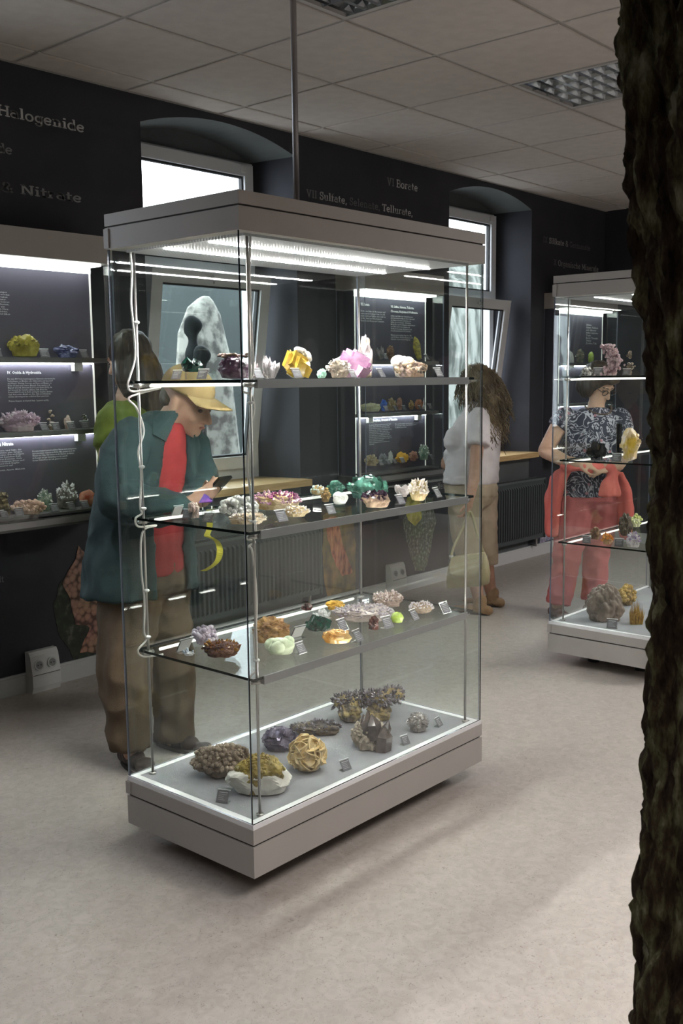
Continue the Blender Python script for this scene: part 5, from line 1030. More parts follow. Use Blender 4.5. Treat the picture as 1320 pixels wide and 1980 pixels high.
            for q in range(n_):
                n, p = shell_pt(rr, w*.8, d*.8, h*.8, -.35) if n_ > 20 else (Vector((0, 0, 1)), Vector((rr.uniform(-.3, .3)*w, rr.uniform(-.3, .3)*d, h*.4)))
                R = Matrix.Rotation(rr.uniform(0, PI), 3, n) @ n.to_track_quat('X', 'Z').to_matrix() @ Matrix.Rotation(rr.choice((-1, 1))*rr.uniform(.1, 1.15), 3, 'Y'); r = S*rr.uniform(.17, .32) if n_ > 20 else h*rr.uniform(.35, .5)
                ring = [(R @ Vector((r*.9*math.cos(2*PI*j/8), r*math.sin(2*PI*j/8), 0))) for j in range(8)]; tk = R @ Vector((0, 0, S*.012))
                mb.add([p+x-tk for x in ring]+[p+x+tk for x in ring], [tuple(range(8))[::-1], tuple(range(8, 16))]+[(j, (j+1) % 8, (j+1) % 8+8, j+8) for j in range(8)])
        elif kind == 'cubes':
            mx = lump_mb(w*.8, d*.8, h*.6, seed, .25, 1.8); R0 = Matrix.Rotation(rr.uniform(0, 3), 3, 'Z') @ Matrix.Rotation(.5, 3, 'X'); k = (.24 if n_ < 20 else .11 if n_ < 80 else .075)
            for q in range(n_):
                n, p = shell_pt(rr, w*.66, d*.66, h*.72, -.4); s = S*rr.uniform(k*.7, k*1.35); R = R0 @ Matrix.Rotation(rr.gauss(0, .25), 3, 'Y') @ Matrix.Rotation(rr.gauss(0, .3), 3, 'Z'); p.z = max(p.z, s*.8); cube_at(mb, p, (s*1.1, s, s), R)
            if kw.get('cap'):
                cp = MB()
                for q in range(34):
                    a = rr.uniform(-.2, 1.5); cp.ball((math.sin(a)*.36*w, rr.uniform(-.2, .3)*d, h*(.62+.36*math.cos(a))-.0*h), S*rr.uniform(.06, .11), 2)
                P('crust', clampz(cp), xm)
        mz = max([v[2] for v in mb.v]+[v[2] for v in mx.v]); mw = max([abs(v[0]) for v in mb.v]+[abs(v[0]) for v in mx.v]); sz, sw_ = h/mz, w/2/mw
        for q in (mb, mx): q.v = [(x*sw_, y*min(1, sw_), max(0, z*sz)) for x, y, z in q.v]
        if mx.f: P('matrix', mx, xm)
        P('crystals', mb, cm)
    elif kind == 'pillar':
        mb = MB(); prism_at(mb, Vector((-.1*w, 0, 0)), Vector((-.04, 0, 1)), w*.36, h, .16, 6); prism_at(mb, Vector((.2*w, .05*d, 0)), Vector((.05, 0, 1)), w*.26, h*.8, .2, 6); prism_at(mb, Vector((.1*w, -.25*d, 0)), Vector((.08, -.1, 1)), w*.2, h*.55, .3, 6)
        mb.v = [tuple(Vector(v)+noise.noise_vector(Vector(v)*60+Vector((seed, 0, 0)))*w*.03) if v[2] > .003 else v for v in mb.v]; P('crystals', clampz(mb), cm); P('foot_rock', lump_mb(w*.95, d*.95, h*.22, seed, .3, 2), xm)
    elif kind == 'slab':
        mb = lump_mb(w*.8, d, h, seed, .2, 2, 3, 10); mb.v = [((x*.75+(z/h-.5)*-w*.3), y, z) for x, y, z in mb.v]; P('stone_body', mb, cm)
    elif kind == 'prism':
        mb = MB(); prism_at(mb, Vector((0, 0, 0)), Vector((0, 0, 1)), w*.5, h, .04, 6); P('crystal', mb, cm)
    return t
for i, (name, label, kind, loc, dims, key, block, kw) in enumerate(MIN): mineral(i, name, label, kind, loc, dims, key, block, kw)
# acrylic label stands
def stand_meshes(w):
    h = w*.98; l = w*.62; th = .0016; a = math.radians(58)
    up_ = Vector((0, math.cos(a), math.sin(a))); n = Vector((0, -math.sin(a), math.cos(a)))
    def slab(o, u, v, nn, t_, x0, x1, l0, l1):
        b = [Vector((x, 0, 0))+o+v*q for x, q in ((x0, l0), (x1, l0), (x1, l1), (x0, l1))]
        return [tuple(p) for p in b]+[tuple(p+nn*t_) for p in b], [(0, 3, 2, 1), (4, 5, 6, 7), (0, 1, 5, 4), (1, 2, 6, 5), (2, 3, 7, 6), (3, 0, 4, 7)]
    o0 = Vector((0, -l*.3, .0004)); st = MB()
    st.add(*slab(o0, None, up_, -n, th, -w/2, w/2, 0, h)); st.box((-w/2, -l*.3, 0), (w/2, l*.55, th))
    cd_ = MB().add(*slab(o0+n*.0003, None, up_, n, .0008, -w*.44, w*.44, h*.04, h*.88))
    ln = MB(); rr = random.Random(int(w*1e5))
    for q in range(5):
        x1 = w*(.34 if q == 0 else rr.uniform(.05, .3)); ln.add(*slab(o0+n*.0012, None, up_, n, .0001, -w*.32, x1, h*(.73-.13*q), h*(.755-.13*q+(.03 if q == 0 else 0))))
    ed = MB().add(*slab(o0+n*.0003, None, up_, n, .0012, -w/2, w/2, h*.95, h))
    return st.mesh('stand', ACRYL), cd_.mesh('card', CARDM), ln.mesh('print_lines', CARDINK), ed.mesh('bright_edge', RIM)
scache = {}
WHITECARD = mat('white_card_back', (.7, .7, .69), rough=.5)
for what, loc, w_, face in CARDS:
    k = round(w_*500)/500
    if k not in scache: scache[k] = stand_meshes(k)
    st, cdm, ln, ed = scache[k]
    rz = {'f': 0, 'l': math.radians(-62), 'b': math.radians(180), 'w': 0}[face]+(hash(round(loc[0]*1000)) % 7-3)*.05
    t = thing('label_stand', 'small acrylic label stand '+what, 'label stand', loc, rz, 'acrylic label stands')
    link('stand', st, t); c_ = link('card', cdm, t); link('print_lines', ln, c_); link('bright_edge', ed, t)
    if face == 'b':
        h = k*.98; a = math.radians(58); mb = MB(); o0 = Vector((0, -k*.186+.003, .0004)); up_ = Vector((0, math.cos(a), math.sin(a)))
        b = [Vector((x, 0, 0))+o0+up_*q for x, q in ((-k*.44, h*.05), (k*.44, h*.05), (k*.44, h*.9), (-k*.44, h*.9))]; mb.add(b+[p+Vector((0, .0008, -.0005)) for p in b], [(0, 3, 2, 1), (4, 5, 6, 7), (0, 1, 5, 4), (1, 2, 6, 5), (2, 3, 7, 6), (3, 0, 4, 7)]); mb.build('card_back', WHITECARD, t)
# ------------------------------------------------------------------ people
RHv, FHv, UZ = Vector(PEOPLE['RH']), Vector(PEOPLE['FH']), Vector((0, 0, 1))
SKIN = mat('skin', (.42, .235, .16), (.47, .275, .2), 18, rough=.5, spec=.35)
SKIN2 = mat('skin_pale', (.46, .28, .19), (.52, .33, .24), 18, rough=.5, spec=.35)
def fabric(name, c1, c2, rough=.85, scale=9, wave=None):
    return mat(name, c1, c2, scale, rough=rough, bump=.25, bscale=420)
JACK = fabric('dark_teal_jacket_cloth', (.011, .029, .031), (.017, .041, .043)); RED = fabric('red_cotton', (.26, .014, .016), (.3, .02, .022))
CORD = fabric('brown_corduroy', (.095, .062, .036), (.125, .085, .052)); SHOE = mat('brown_leather', (.05, .03, .026), (.075, .046, .038), 20, rough=.45)
CAPM = fabric('tan_cap_cloth', (.26, .175, .07), (.3, .205, .09)); GREEN = fabric('olive_green_knit', (.10, .15, .015), (.14, .19, .025))
JEANS = fabric('dark_jeans', (.02, .024, .04), (.03, .036, .055)); WSHIRT = fabric('white_cotton', (.54, .49, .5), (.6, .55, .56)); BEIGE = fabric('beige_trousers', (.36, .29, .21), (.42, .34, .25))
PINKT = fabric('salmon_red_trousers', (.46, .11, .11), (.52, .14, .14)); CARDI = fabric('coral_cardigan', (.62, .12, .1), (.68, .16, .13)); BAGM = mat('beige_bag_leather', (.36, .31, .18), (.42, .37, .23), 12, rough=.5)
HAIRD = mat('dark_brown_hair', (.022, .014, .008), (.06, .038, .02), 60, rough=.45, stretch=(1, 1, .15)); HAIRC = mat('curly_brown_hair', (.05, .034, .018), (.2, .145, .075), 9, rough=.5); HAIRG = mat('grey_brown_hair', (.05, .035, .02), (.11, .08, .05), 40, rough=.5, stretch=(1, 1, .2))
EYE = mat('dark_eye', (.1, .065, .05), rough=.3); LIPS = mat('lips', (.34, .13, .1), rough=.5); METALD = mat('dark_metal', (.03, .03, .03), rough=.3, metal=.8)
def frame(yawR, yawF, tilt):   # facing in the picture plane / away, tilt down
    f = (RHv*yawR+FHv*yawF).normalized(); s = UZ.cross(f).normalized()      # s: to the person's left
    F = (f*math.cos(tilt)-UZ*math.sin(tilt)).normalized(); U = s.cross(F)*-1 if s.cross(F).z < 0 else s.cross(F)
    U = F.cross(s); U = U if U.z > 0 else -U
    return f, s, F, U
def head_into(mb, c, F, S, U, k=1.0):
    c = Vector(c); L = lambda s, f, u: c+(S*s+F*f+U*u)*k
    E_ = lambda s, f, u, a, b, d, n=3: mb.ell(L(s, f, u), (S*a*k, F*b*k, U*d*k), n)
    E_(0, -.012, .03, .074, .094, .086); E_(0, .03, -.025, .062, .062, .085); E_(0, .062, -.09, .033, .032, .027); E_(0, .015, -.07, .054, .058, .045)
    mb.chain([tuple(L(0, .088, .006))+(.009*k,), tuple(L(0, .112, -.034))+(.0145*k,)]); mb.chain([tuple(L(-.013, .095, -.038))+(.009*k,), tuple(L(.013, .095, -.038))+(.009*k,)])
    mb.chain([tuple(L(-.036, .078, .02))+(.012*k,), tuple(L(0, .086, .018))+(.011*k,), tuple(L(.036, .078, .02))+(.012*k,)])
    for s in (-1, 1):
        E_(s*.036, .06, -.035, .026, .024, .026); E_(s*.074, -.008, -.018, .011, .022, .034, 2)
    E_(0, .087, -.06, .023, .012, .008, 2); E_(0, .085, -.071, .02, .012, .008, 2)
    return L
def face_parts(t, L, S, F, U, k=1.0, lips=True):
    for s in (-1, 1):
        MB().ell(L(s*.032, .081, -.002), (S*.013*k, F*.008*k, U*.007*k), 2).build('eye', EYE, t, True)
        MB().chain([tuple(L(s*.015, .092, .022))+(.004*k,), tuple(L(s*.05, .078, .024))+(.003*k,)]).build('eyebrow', HAIRG, t, True)
    if lips: MB().ell(L(0, .0955, -.0655), (S*.022*k, F*.0055*k, U*.0065*k), 2).build('lips', LIPS, t, True)
def hand_into(mb, p0, p1, palm, r=.0088, k=1.0, curl=.9):
    p0, p1, palm = Vector(p0), Vector(p1), Vector(palm).normalized(); d = (p1-p0).normalized(); side = d.cross(palm).normalized(); palm = side.cross(d)
    L0 = .085*k; c = p0+d*L0*.55
    mb.ell(c, (side*.04*k, d*.05*k, palm*.015*k), 2); mb.chain([tuple(p0)+(.024*k,), tuple(p0+d*.03)+(.026*k,)])
    for i, (o, ln) in enumerate(((-.029, .062), (-.0098, .074), (.0098, .07), (.028, .054))):
        a = p0+d*L0*.9+side*o*k; dd = d; pts = [tuple(a)+(r*1.08,)]
        for q, seg in enumerate((.45, .32, .23)):
            ang = curl*(.45+.35*q); dd2 = (d*math.cos(ang)+palm*math.sin(ang)); a = a+dd2*ln*seg*k; pts.append(tuple(a)+(r*(1-.08*q),))
        mb.chain(pts, 8)
    b = p0+d*L0*.25-side*.032*k; q1 = b-side*.022*k+d*.03*k+palm*.012; q2 = q1+d*.028*k+side*.004*k+palm*.016
    mb.chain([tuple(b)+(r*1.3,), tuple(q1)+(r*1.15,), tuple(q2)+(r*.95,)], 8)
def ring(c, S, F, ws, wf, n=28, f0=0.0, squash=1.0):
    c = Vector(c); return [c+S*ws*math.cos(2*PI*j/n)+F*(wf*math.sin(2*PI*j/n)+f0) for j in range(n)]
def open_ring(c, S, F, ws, wf, gap, th, n=30):
    c = Vector(c); a0, a1 = PI/2+gap, PI/2-gap+2*PI; o = []; i_ = []
    for j in range(n):
        a = a0+(a1-a0)*j/(n-1); o.append(c+S*ws*math.cos(a)+F*wf*math.sin(a)); i_.append(c+S*(ws-th)*math.cos(a)+F*(wf-th)*math.sin(a))
    return o+i_[::-1]
def wrinkle(amp, fx=9, fz=16, seed=0):
    def f(p):
        q = Vector((p.x*fx, p.y*fx, p.z*fz+seed)); a = noise.noise(q); b = noise.noise(Vector((p.x*22+seed, p.y*22, p.z*9)))
        return amp*(1-abs(a)*2.2)+amp*.6*b
    return f
def part(t, name, me, m, smooth=True, **k): return link(name, setmat(me, m), t, smooth, **k)
def shoe(t, heel, toe, m, name='shoe', w=.046, hh=.075):
    heel, toe = Vector((heel[0], heel[1], 0)), Vector((toe[0], toe[1], 0)); d = (toe-heel); L = d.length; d.normalize(); s = UZ.cross(d); mb = MB()
    for u, ww, h in ((.0, .03, .06), (.1, .036, hh), (.3, .037, hh), (.5, .041, .06), (.72, w, .042), (.88, .042, .034), (.97, .028, .026)):
        mb.ell(heel+d*L*u+UZ*h*.5, (s*ww, d*.04, UZ*h*.55), 2)
    mb.chain([tuple(heel+d*.06+UZ*.04)+(.04,), tuple(heel+d*.05+UZ*.09)+(.042,)])
    me = remesh(mb, .007, 4)
    for v in me.vertices: v.co.z = max(v.co.z, .001)
    o = part(t, name, me, m); so = MB(); rr_ = []
    for z in (.0, .014):
        rr_.append([heel+d*(L*.46+L*.53*math.cos(a))+s*(.045*math.sin(a)*(1.0+.12*math.cos(a)))+UZ*z for a in [2*PI*j/24 for j in range(24)]])
    so.loft(rr_).build('sole', mat('dark_sole', (.03, .022, .018), rough=.7), o); return o
SUBT = lambda a, b: (Vector(a)-Vector(b))
# --- the man with the cap
M_ = PEOPLE['man']; t = thing('person', 'man in tan cap and teal jacket, bent over his phone behind the near case', 'person', (2.45, 3.08, 0))
inv = Vector((2.45, 3.08, 0))
def shift(me, o=None):
    return me
f, s, F, U = frame(.92, -.34, math.radians(24)); body = MB()
Lh = head_into(body, M_['head'], F, s, U, 1.06); body.chain(M_['torso']); [body.chain(c) for c in M_['legs']]; [body.chain(c) for c in M_['arms']]
hd = Vector(M_['head']); tor = M_['torso']
body.chain([tuple(tor[4][:3])+(.058,), tuple(hd-U*.06-F*.02)+(.056,)])
fb, sb, _, _ = frame(.82, -.57, 0)
ph = Vector(M_['phone'])
hand_into(body, M_['hand'][0], M_['hand'][1], (UZ*.6+sb*.8), k=1.0, curl=.7); hand_into(body, M_['hand2'][0], M_['hand2'][1], (UZ*.6-sb*.8), k=1.0, curl=.7)
def grp(t, me_list): pass
bo = part(t, 'body', remesh(body, .0065, 2), SKIN); face_parts(t, Lh, s, F, U, 1.06)
def jacket_mb():
    mb = MB(); J = M_['jrings']; W_ = [(.245, .20, .40), (.235, .19, .42), (.215, .175, .44), (.215, .152, .42), (.20, .135, .40), (.135, .105, .42), (.092, .085, .5)]
    mb.loft([open_ring(c, sb, fb, a, b, g, .022) for c, (a, b, g) in zip(J, W_)])
    for c in M_['sleeves']: mb.chain(c)
    return mb
jk = remesh(jacket_mb(), .008, 3, wrinkle(.011, 8, 9)); part(t, 'jacket', jk, JACK)
# collar and lapels
col = MB(); J = [Vector(q) for q in M_['jrings']]
for sg in (-1, 1):
    a = J[6]+fb*.075+sb*sg*.055+UZ*.01; b = J[4]+fb*.14+sb*sg*.075; c = J[4]+fb*.122+sb*sg*.125+UZ*.03; d = J[6]-fb*.0+sb*sg*.1+UZ*.01
    nn = (b-a).cross(c-a).normalized()*.006
    col.add([a, b, c, d, a+nn, b+nn, c+nn, d+nn], [(0, 1, 2, 3), (7, 6, 5, 4), (0, 4, 5, 1), (1, 5, 6, 2), (2, 6, 7, 3), (3, 7, 4, 0)])
cl = col.build('collar', JACK, t)
sh = MB(); sh.loft([ring(c, sb, fb, a, b, 24) for c, a, b in zip([J[0]+UZ*.075, J[1], J[2], J[3], J[4], J[5]], (.17, .18, .18, .18, .16, .08), (.168, .168, .155, .137, .12, .085))])
part(t, 'shirt', remesh(sh, .009, 2, wrinkle(.004)), RED)
tr = MB(); [tr.chain(c, flat=True) for c in M_['trous']]; part(t, 'trousers', remesh(tr, .009, 3, wrinkle(.011, 9, 8, 3)), CORD)
cp = MB(); cp.ell(Lh(0, -.012, .045), (s*.092, F*.112, U*.098), 4); cme = cut(cp.mesh('c', []), Lh(0, 0, .035), -U); cap = part(t, 'cap', cme, CAPM)
vz = MB(); top = []; bot = []
for i in range(13):
    a = -1.15+2.3*i/12; x = .086*math.sin(a); y0 = .098*math.cos(a)-.012; ext = .095*math.cos(a*.95)**.6 if math.cos(a*.95) > 0 else 0
    for q in range(5):
        yy = y0+ext*q/4; zz = .05-.006*(q/4)**1.3-.3*x*x/.09*(.3+.7*q/4); top.append(Lh(x*(1+.08*q/4), yy, zz))
n5 = 5; fs = [(i*5+q, (i+1)*5+q, (i+1)*5+q+1, i*5+q+1) for i in range(12) for q in range(4)]; off = len(top)
bot = [p-U*.004 for p in top]; vz.add(top+bot, fs+[tuple(x+off for x in q[::-1]) for q in fs]+[(i*5+4, (i+1)*5+4, (i+1)*5+4+off, i*5+4+off) for i in range(12)]); vz.build('visor', CAPM, cap, True)
MB().ball(Lh(0, -.012, .143), .007, 2).build('cap_button', CAPM, cap, True)
hr = MB(); hr.ell(Lh(0, -.045, -.005), (s*.071, F*.068, U*.06), 3); part(t, 'hair', cut(remesh(hr, .008, 2), Lh(0, -.01, 0), F), HAIRG)
for c, nm in zip(M_['legs'], (0, 1)):
    e = Vector(c[-1][:3]); dd = (fb*1.0+sb*(-.25 if nm == 0 else .1)).normalized(); shoe(t, e-dd*.07, e+dd*.235, SHOE)
def rebase(t):      # keep world placement while the Empty sits at the feet
    for o in t.children: o.matrix_parent_inverse = Matrix.Translation(-t.location)
rebase(t)
tphone = thing('phone', 'flat dark phone held in the hands of the man with the cap', 'phone', M_['phone'])
R_ = Matrix((sb, fb*.75+UZ*.65, fb*-.65+UZ*.75)).transposed()
mb = MB().box((-.035, -.07, -.005), (.035, .07, .005)); mb.v = [tuple(R_ @ Vector(v)) for v in mb.v]; mb.build('phone_body', METALD, tphone)
mb = MB().box((-.031, -.062, .005), (.031, .062, .0058)); mb.v = [tuple(R_ @ Vector(v)) for v in mb.v]; mb.build('screen', mat('pale_screen', (.4, .4, .38), rough=.1), tphone)
rb = MB(); pts = [Vector(p) for p in M_['ribbon']]; sm = []
for i in range(len(pts)-1):
    a, b, c, d = [pts[max(0, min(len(pts)-1, i+k))] for k in (-1, 0, 1, 2)]
    for q in range(5):
        tt = q/5; sm.append(.5*((2*b)+(c-a)*tt+(2*a-5*b+4*c-d)*tt*tt+(3*b-a-3*c+d)*tt**3))
base = sm[0].copy(); vs = []; fs = []
for i, p in enumerate(sm):
    tw = .5*math.sin(i*.25); wv = (RHv*math.cos(tw)+FHv*math.sin(tw))*.012; th_ = FHv*.0012
    vs += [p-wv-base, p+wv-base, p+wv+th_-base, p-wv+th_-base]
    if i: 
        o = (i-1)*4; fs += [(o+j, o+(j+1) % 4, o+4+(j+1) % 4, o+4+j) for j in range(4)]
rb.add(vs, fs); rb.build('yellow_strap', mat('yellow_ribbon', (.5, .42, .02), (.58, .5, .05), 20, rough=.6), loc=base, label='yellow strap loop hanging from the hands of the man with the cap', category='strap')
# --- woman with long hair behind the man
Bw = PEOPLE['wb']; t = thing('person', 'woman with long brown hair and green top standing behind the man', 'person', (2.88, 3.77, 0))
f, s, F, U = frame(-.88, .45, math.radians(14)); body = MB(); Lh = head_into(body, Bw['head'], F, s, U, .98); body.chain(Bw['torso'])
lg = [list(c)+[(c[-1][0], c[-1][1], .06, .045)] for c in Bw['legs']]; [body.chain(c) for c in lg]; [body.chain(c) for c in Bw['arms']]
hp = Bw['arms']
hand_into(body, hp[0][-1][:3], Vector(hp[0][-1][:3])+f*.03-UZ*.08, s); hand_into(body, hp[1][-1][:3], Vector(hp[1][-1][:3])+f*.05-UZ*.07, s)
part(t, 'body', remesh(body, .008, 2), SKIN2); face_parts(t, Lh, s, F, U, .98)
tp = MB(); tp.loft([ring(c, s, f, a, b, 24) for c, a, b in zip(Bw['top'], (.19, .175, .19, .165, .07), (.15, .14, .145, .12, .07))]); [tp.chain(c, flat=True) for c in Bw['sleeves']]
part(t, 'green_top', remesh(tp, .01, 3, wrinkle(.006)), GREEN); tr = MB(); [tr.chain([(p[0], p[1], p[2], p[3]+.022) for p in c], flat=True) for c in lg]; tr.chain([tuple(Bw['torso'][0][:3])+(.165,), (lg[0][0][0]+.04, lg[0][0][1], lg[0][0][2]-.03, .15)])
part(t, 'jeans', remesh(tr, .011, 2, wrinkle(.006)), JEANS)
hr = MB(); hr.ell(Lh(0, -.03, .03), (s*.095, F*.108, U*.105), 3); hr.ell(Lh(0, -.08, -.09), (s*.105, F*.07, U*.15), 3); hr.ell(Lh(-.03, -.07, -.2), (s*.1, F*.055, U*.13), 3); hr.ell(Lh(.05, -.02, -.08), (s*.05, F*.06, U*.14), 3); hr.ell(Lh(-.065, -.0, -.08), (s*.045, F*.06, U*.14), 3)
part(t, 'hair', remesh(hr, .009, 2, lambda p: .006*noise.noise(Vector((p.x*60, p.y*60, p.z*6)))), HAIRD)
for c in lg:
    e = Vector(c[-1][:3]); shoe(t, e-f*.07, e+f*.18, SHOE)
rebase(t)
# --- woman with curly hair, white shirt
Ww = PEOPLE['ww']; t = thing('person', 'woman with long curly hair, white shirt and beige trousers holding a handbag', 'person', (5.42, 3.6, 0))
f, s, F, U = frame(-.80, .60, math.radians(30)); body = MB(); Lh = head_into(body, Ww['head'], F, s, U, .98); body.chain(Ww['torso']); [body.chain(c) for c in Ww['legs']]; [body.chain(c) for c in Ww['arms']]
hand_into(body, Ww['hand'][0], Ww['hand'][1], f+s*.2, curl=1.4); a1 = Ww['arms'][1][-1][:3]; hand_into(body, a1, Vector(a1)+f*.07+UZ*.02, -s, curl=.9)
part(t, 'body', remesh(body, .007, 2), SKIN); face_parts(t, Lh, s, F, U, .98)
tp = MB(); tp.loft([ring(c, s, f, a, b, 28) for c, a, b in zip(Ww['top'], (.19, .175, .185, .175, .13, .07), (.17, .165, .16, .135, .095, .065))]); [tp.chain(c, flat=True) for c in Ww['sleeves']]
bu = Vector(Ww['bust']); tp.ell(bu-s*.06, (s*.085, f*.085, UZ*.095)); tp.ell(bu+s*.06, (s*.085, f*.085, UZ*.095)); bl = Vector(Ww['top'][1])+f*.07; tp.ell(bl, (s*.14, f*.12, UZ*.12))
part(t, 'shirt', remesh(tp, .009, 3, wrinkle(.006)), WSHIRT); tr = MB(); [tr.chain(c, flat=True) for c in Ww['trous']]; part(t, 'trousers', remesh(tr, .009, 3, wrinkle(.007, 10, 14, 2)), BEIGE)
hc = MB(); hc.ell(Lh(0, -.03, .035), (s*.10, F*.112, U*.105), 3); hc.ell(Lh(0, -.095, -.03), (s*.11, F*.07, U*.12), 3); hc.ell(Lh(0, -.13, -.02)-UZ*.12, (s*.12, f*.075, UZ*.16), 3); hc.ell(Lh(0, -.15, 0)-UZ*.26, (s*.09, f*.055, UZ*.14), 3); hc.ell(Lh(.07, -.02, -.03), (s*.04, F*.06, U*.09), 3); hc.ell(Lh(-.07, -.02, -.03), (s*.04, F*.06, U*.09), 3)
hm = remesh(hc, .01, 2); part(t, 'hair', hm, HAIRC)
st = MB(); rr = random.Random(5); hv = list(hm.vertices)
for q in range(620):
    v = hv[rr.randrange(len(hv))]; p = v.co.copy(); n = v.normal.copy(); d = (-UZ*1.0-f*.12+n*.35).normalized(); pts = []; ph0 = rr.uniform(0, 6); sd = d.cross(n).normalized() if d.cross(n).length > .01 else s; L = rr.uniform(.06, .15)
    for k in range(9): pts.append(p+d*L*k/8+n*(.004+.006*math.sin(ph0+k*1.5))+sd*.008*math.cos(ph0+k*1.5))
    st.tube(pts, [.0026]*8+[.001], 4, 0, False)
so = st.build('hair_strands', HAIRC, t, True); so['kind'] = 'stuff'
for c, hl in zip(Ww['legs'], (0, 1)):
    e = Vector(c[-1][:3]); shoe(t, e-f*.06, e+f*.18, mat('tan_sandal_leather', (.28, .17, .09), (.34, .22, .12), 20, rough=.5), 'sandal', hh=.05)
rebase(t)
bp = Vector(Ww['bag']); tb = thing('handbag', 'beige leather handbag with flap hanging from the white shirt woman\'s hand', 'handbag', tuple(bp))
bx, by = (RHv*.95-FHv*.3).normalized(), (RHv*.3+FHv*.95).normalized(); mb = MB(); rg = []
for z, a, b in ((-.105, .118, .05), (-.1, .13, .062), (-.04, .133, .068), (.03, .122, .055), (.075, .108, .038), (.09, .1, .025)):
    rg.append([bx*a*abs(math.cos(q))**.6*(1 if math.cos(q) > 0 else -1)+by*b*abs(math.sin(q))**.6*(1 if math.sin(q) > 0 else -1)+UZ*(z+.02*math.cos(q)*1) for q in [2*PI*j/32 for j in range(32)]])
mb.loft(rg).build('bag_body', BAGM, tb, True); fl = MB(); vs = []; fs = []
for i in range(15):
    a = -PI*.5+PI*i/14; x = .1*math.sin(a)
    for q in range(6): 
        zz = .088-(.088+.045*math.cos(a))*q/5; off = .028+.046*min(1, (q/5)*1.6); vs.append(bx*x-by*off+UZ*(zz+.02*x/.12))
n0 = len(vs); fs = [(i*6+q, i*6+q+1, (i+1)*6+q+1, (i+1)*6+q) for i in range(14) for q in range(5)]; vs2 = [v-by*.004 for v in vs]
fl.add(vs+vs2, fs+[tuple(x+n0 for x in q[::-1]) for q in fs]+[(i*6+5, i*6+5+n0, (i+1)*6+5+n0, (i+1)*6+5) for i in range(14)]); fl.build('flap', BAGM, tb, True)
MB().ball(-by*.08+UZ*-.0, .009, 2).build('clasp', STEEL, tb, True)
sp_ = [Vector(p)-bp for p in Ww['strap']]; sm = []
for i in range(len(sp_)-1):
    a, b, c, d = [sp_[max(0, min(len(sp_)-1, i+k))] for k in (-1, 0, 1, 2)]
    for q in range(5):
        tt = q/5; sm.append(.5*((2*b)+(c-a)*tt+(2*a-5*b+4*c-d)*tt*tt+(3*b-a-3*c+d)*tt**3))
sm.append(sp_[-1]); MB().tube(sm, .0085, 8).build('strap', BAGM, tb, True)
for p in (sp_[0], sp_[-1]): MB().tube([p-UZ*.012, p+UZ*.014], .014, 10).build('strap_ring', STEEL, tb, True)
# --- woman with patterned top and red trousers
Wr = PEOPLE['wr']; t = thing('person', 'woman in paisley top and salmon red trousers behind the far case', 'person', (5.62, 2.97, 0))
f, s, F, U = frame(.25, -.95, 0.0); fh, sh_, F, U = frame(.55, -.80, math.radians(34)); body = MB(); Lh = head_into(body, Wr['head'], F, sh_, U, .98); body.chain(Wr['torso']); [body.chain(c) for c in Wr['legs']]; [body.chain(c) for c in Wr['arms']]
hand_into(body, Wr['hand'][0], Wr['hand'][1], UZ*-.6-f*.6, curl=1.0); hand_into(body, Wr['hand2'][0], Wr['hand2'][1], UZ*-.6-f*.6, curl=1.0)
part(t, 'body', remesh(body, .007, 2), SKIN2); face_parts(t, Lh, sh_, F, U, .98)
def paisley():
    m, N, L = nt('paisley_cloth'); b = N['Principled BSDF']; b.inputs['Roughness'].default_value = .8; tc = N.new('ShaderNodeTexCoord')
    n1 = N.new('ShaderNodeTexNoise'); n1.inputs['Scale'].default_value = 10; n1.inputs['Detail'].default_value = 2; n1.inputs['Distortion'].default_value = 2.2; L.new(tc.outputs['Object'], n1.inputs['Vector'])
    mu = N.new('ShaderNodeMath'); mu.operation = 'MULTIPLY'; mu.inputs[1].default_value = 34; L.new(n1.outputs['Fac'], mu.inputs[0]); si = N.new('ShaderNodeMath'); si.operation = 'SINE'; L.new(mu.outputs[0], si.inputs[0])
    r = N.new('ShaderNodeValToRGB'); cr = r.color_ramp; cr.elements[0].position = .5; cr.elements[0].color = (.022, .024, .045, 1); cr.elements[1].position = .78; cr.elements[1].color = (.42, .41, .46, 1); L.new(si.outputs[0], r.inputs[0])
    v = N.new('ShaderNodeTexVoronoi'); v.inputs['Scale'].default_value = 16; L.new(tc.outputs['Object'], v.inputs['Vector']); r2_ = N.new('ShaderNodeValToRGB'); r2_.color_ramp.elements[0].position = .16; r2_.color_ramp.elements[1].position = .2; r2_.color_ramp.elements[0].color = (1, 1, 1, 1); r2_.color_ramp.elements[1].color = (0, 0, 0, 1); L.new(v.outputs['Distance'], r2_.inputs[0])
    mx = N.new('ShaderNodeMix'); mx.data_type = 'RGBA'; L.new(r2_.outputs[0], mx.inputs[0]); L.new(r.outputs[0], mx.inputs[6]); mx.inputs[7].default_value = (.38, .17, .2, 1); L.new(mx.outputs[2], b.inputs['Base Color']); return m
tp = MB(); tp.loft([ring(c, s, f, a, b, 28) for c, a, b in zip(Wr['top'], (.205, .185, .19, .18, .15, .075), (.165, .16, .165, .13, .1, .07))]); [tp.chain(c, flat=True) for c in Wr['sleeves']]
c2 = Vector(Wr['top'][2])+f*.11; tp.ell(c2-s*.08, (s*.075, f*.07, UZ*.075)); tp.ell(c2+s*.08, (s*.075, f*.07, UZ*.075))
part(t, 'blouse', remesh(tp, .009, 3, wrinkle(.004)), paisley()); tr = MB(); [tr.chain(c, flat=True) for c in Wr['trous']]; part(t, 'trousers', remesh(tr, .009, 3, wrinkle(.008, 9, 13, 4)), PINKT)
ca = MB()
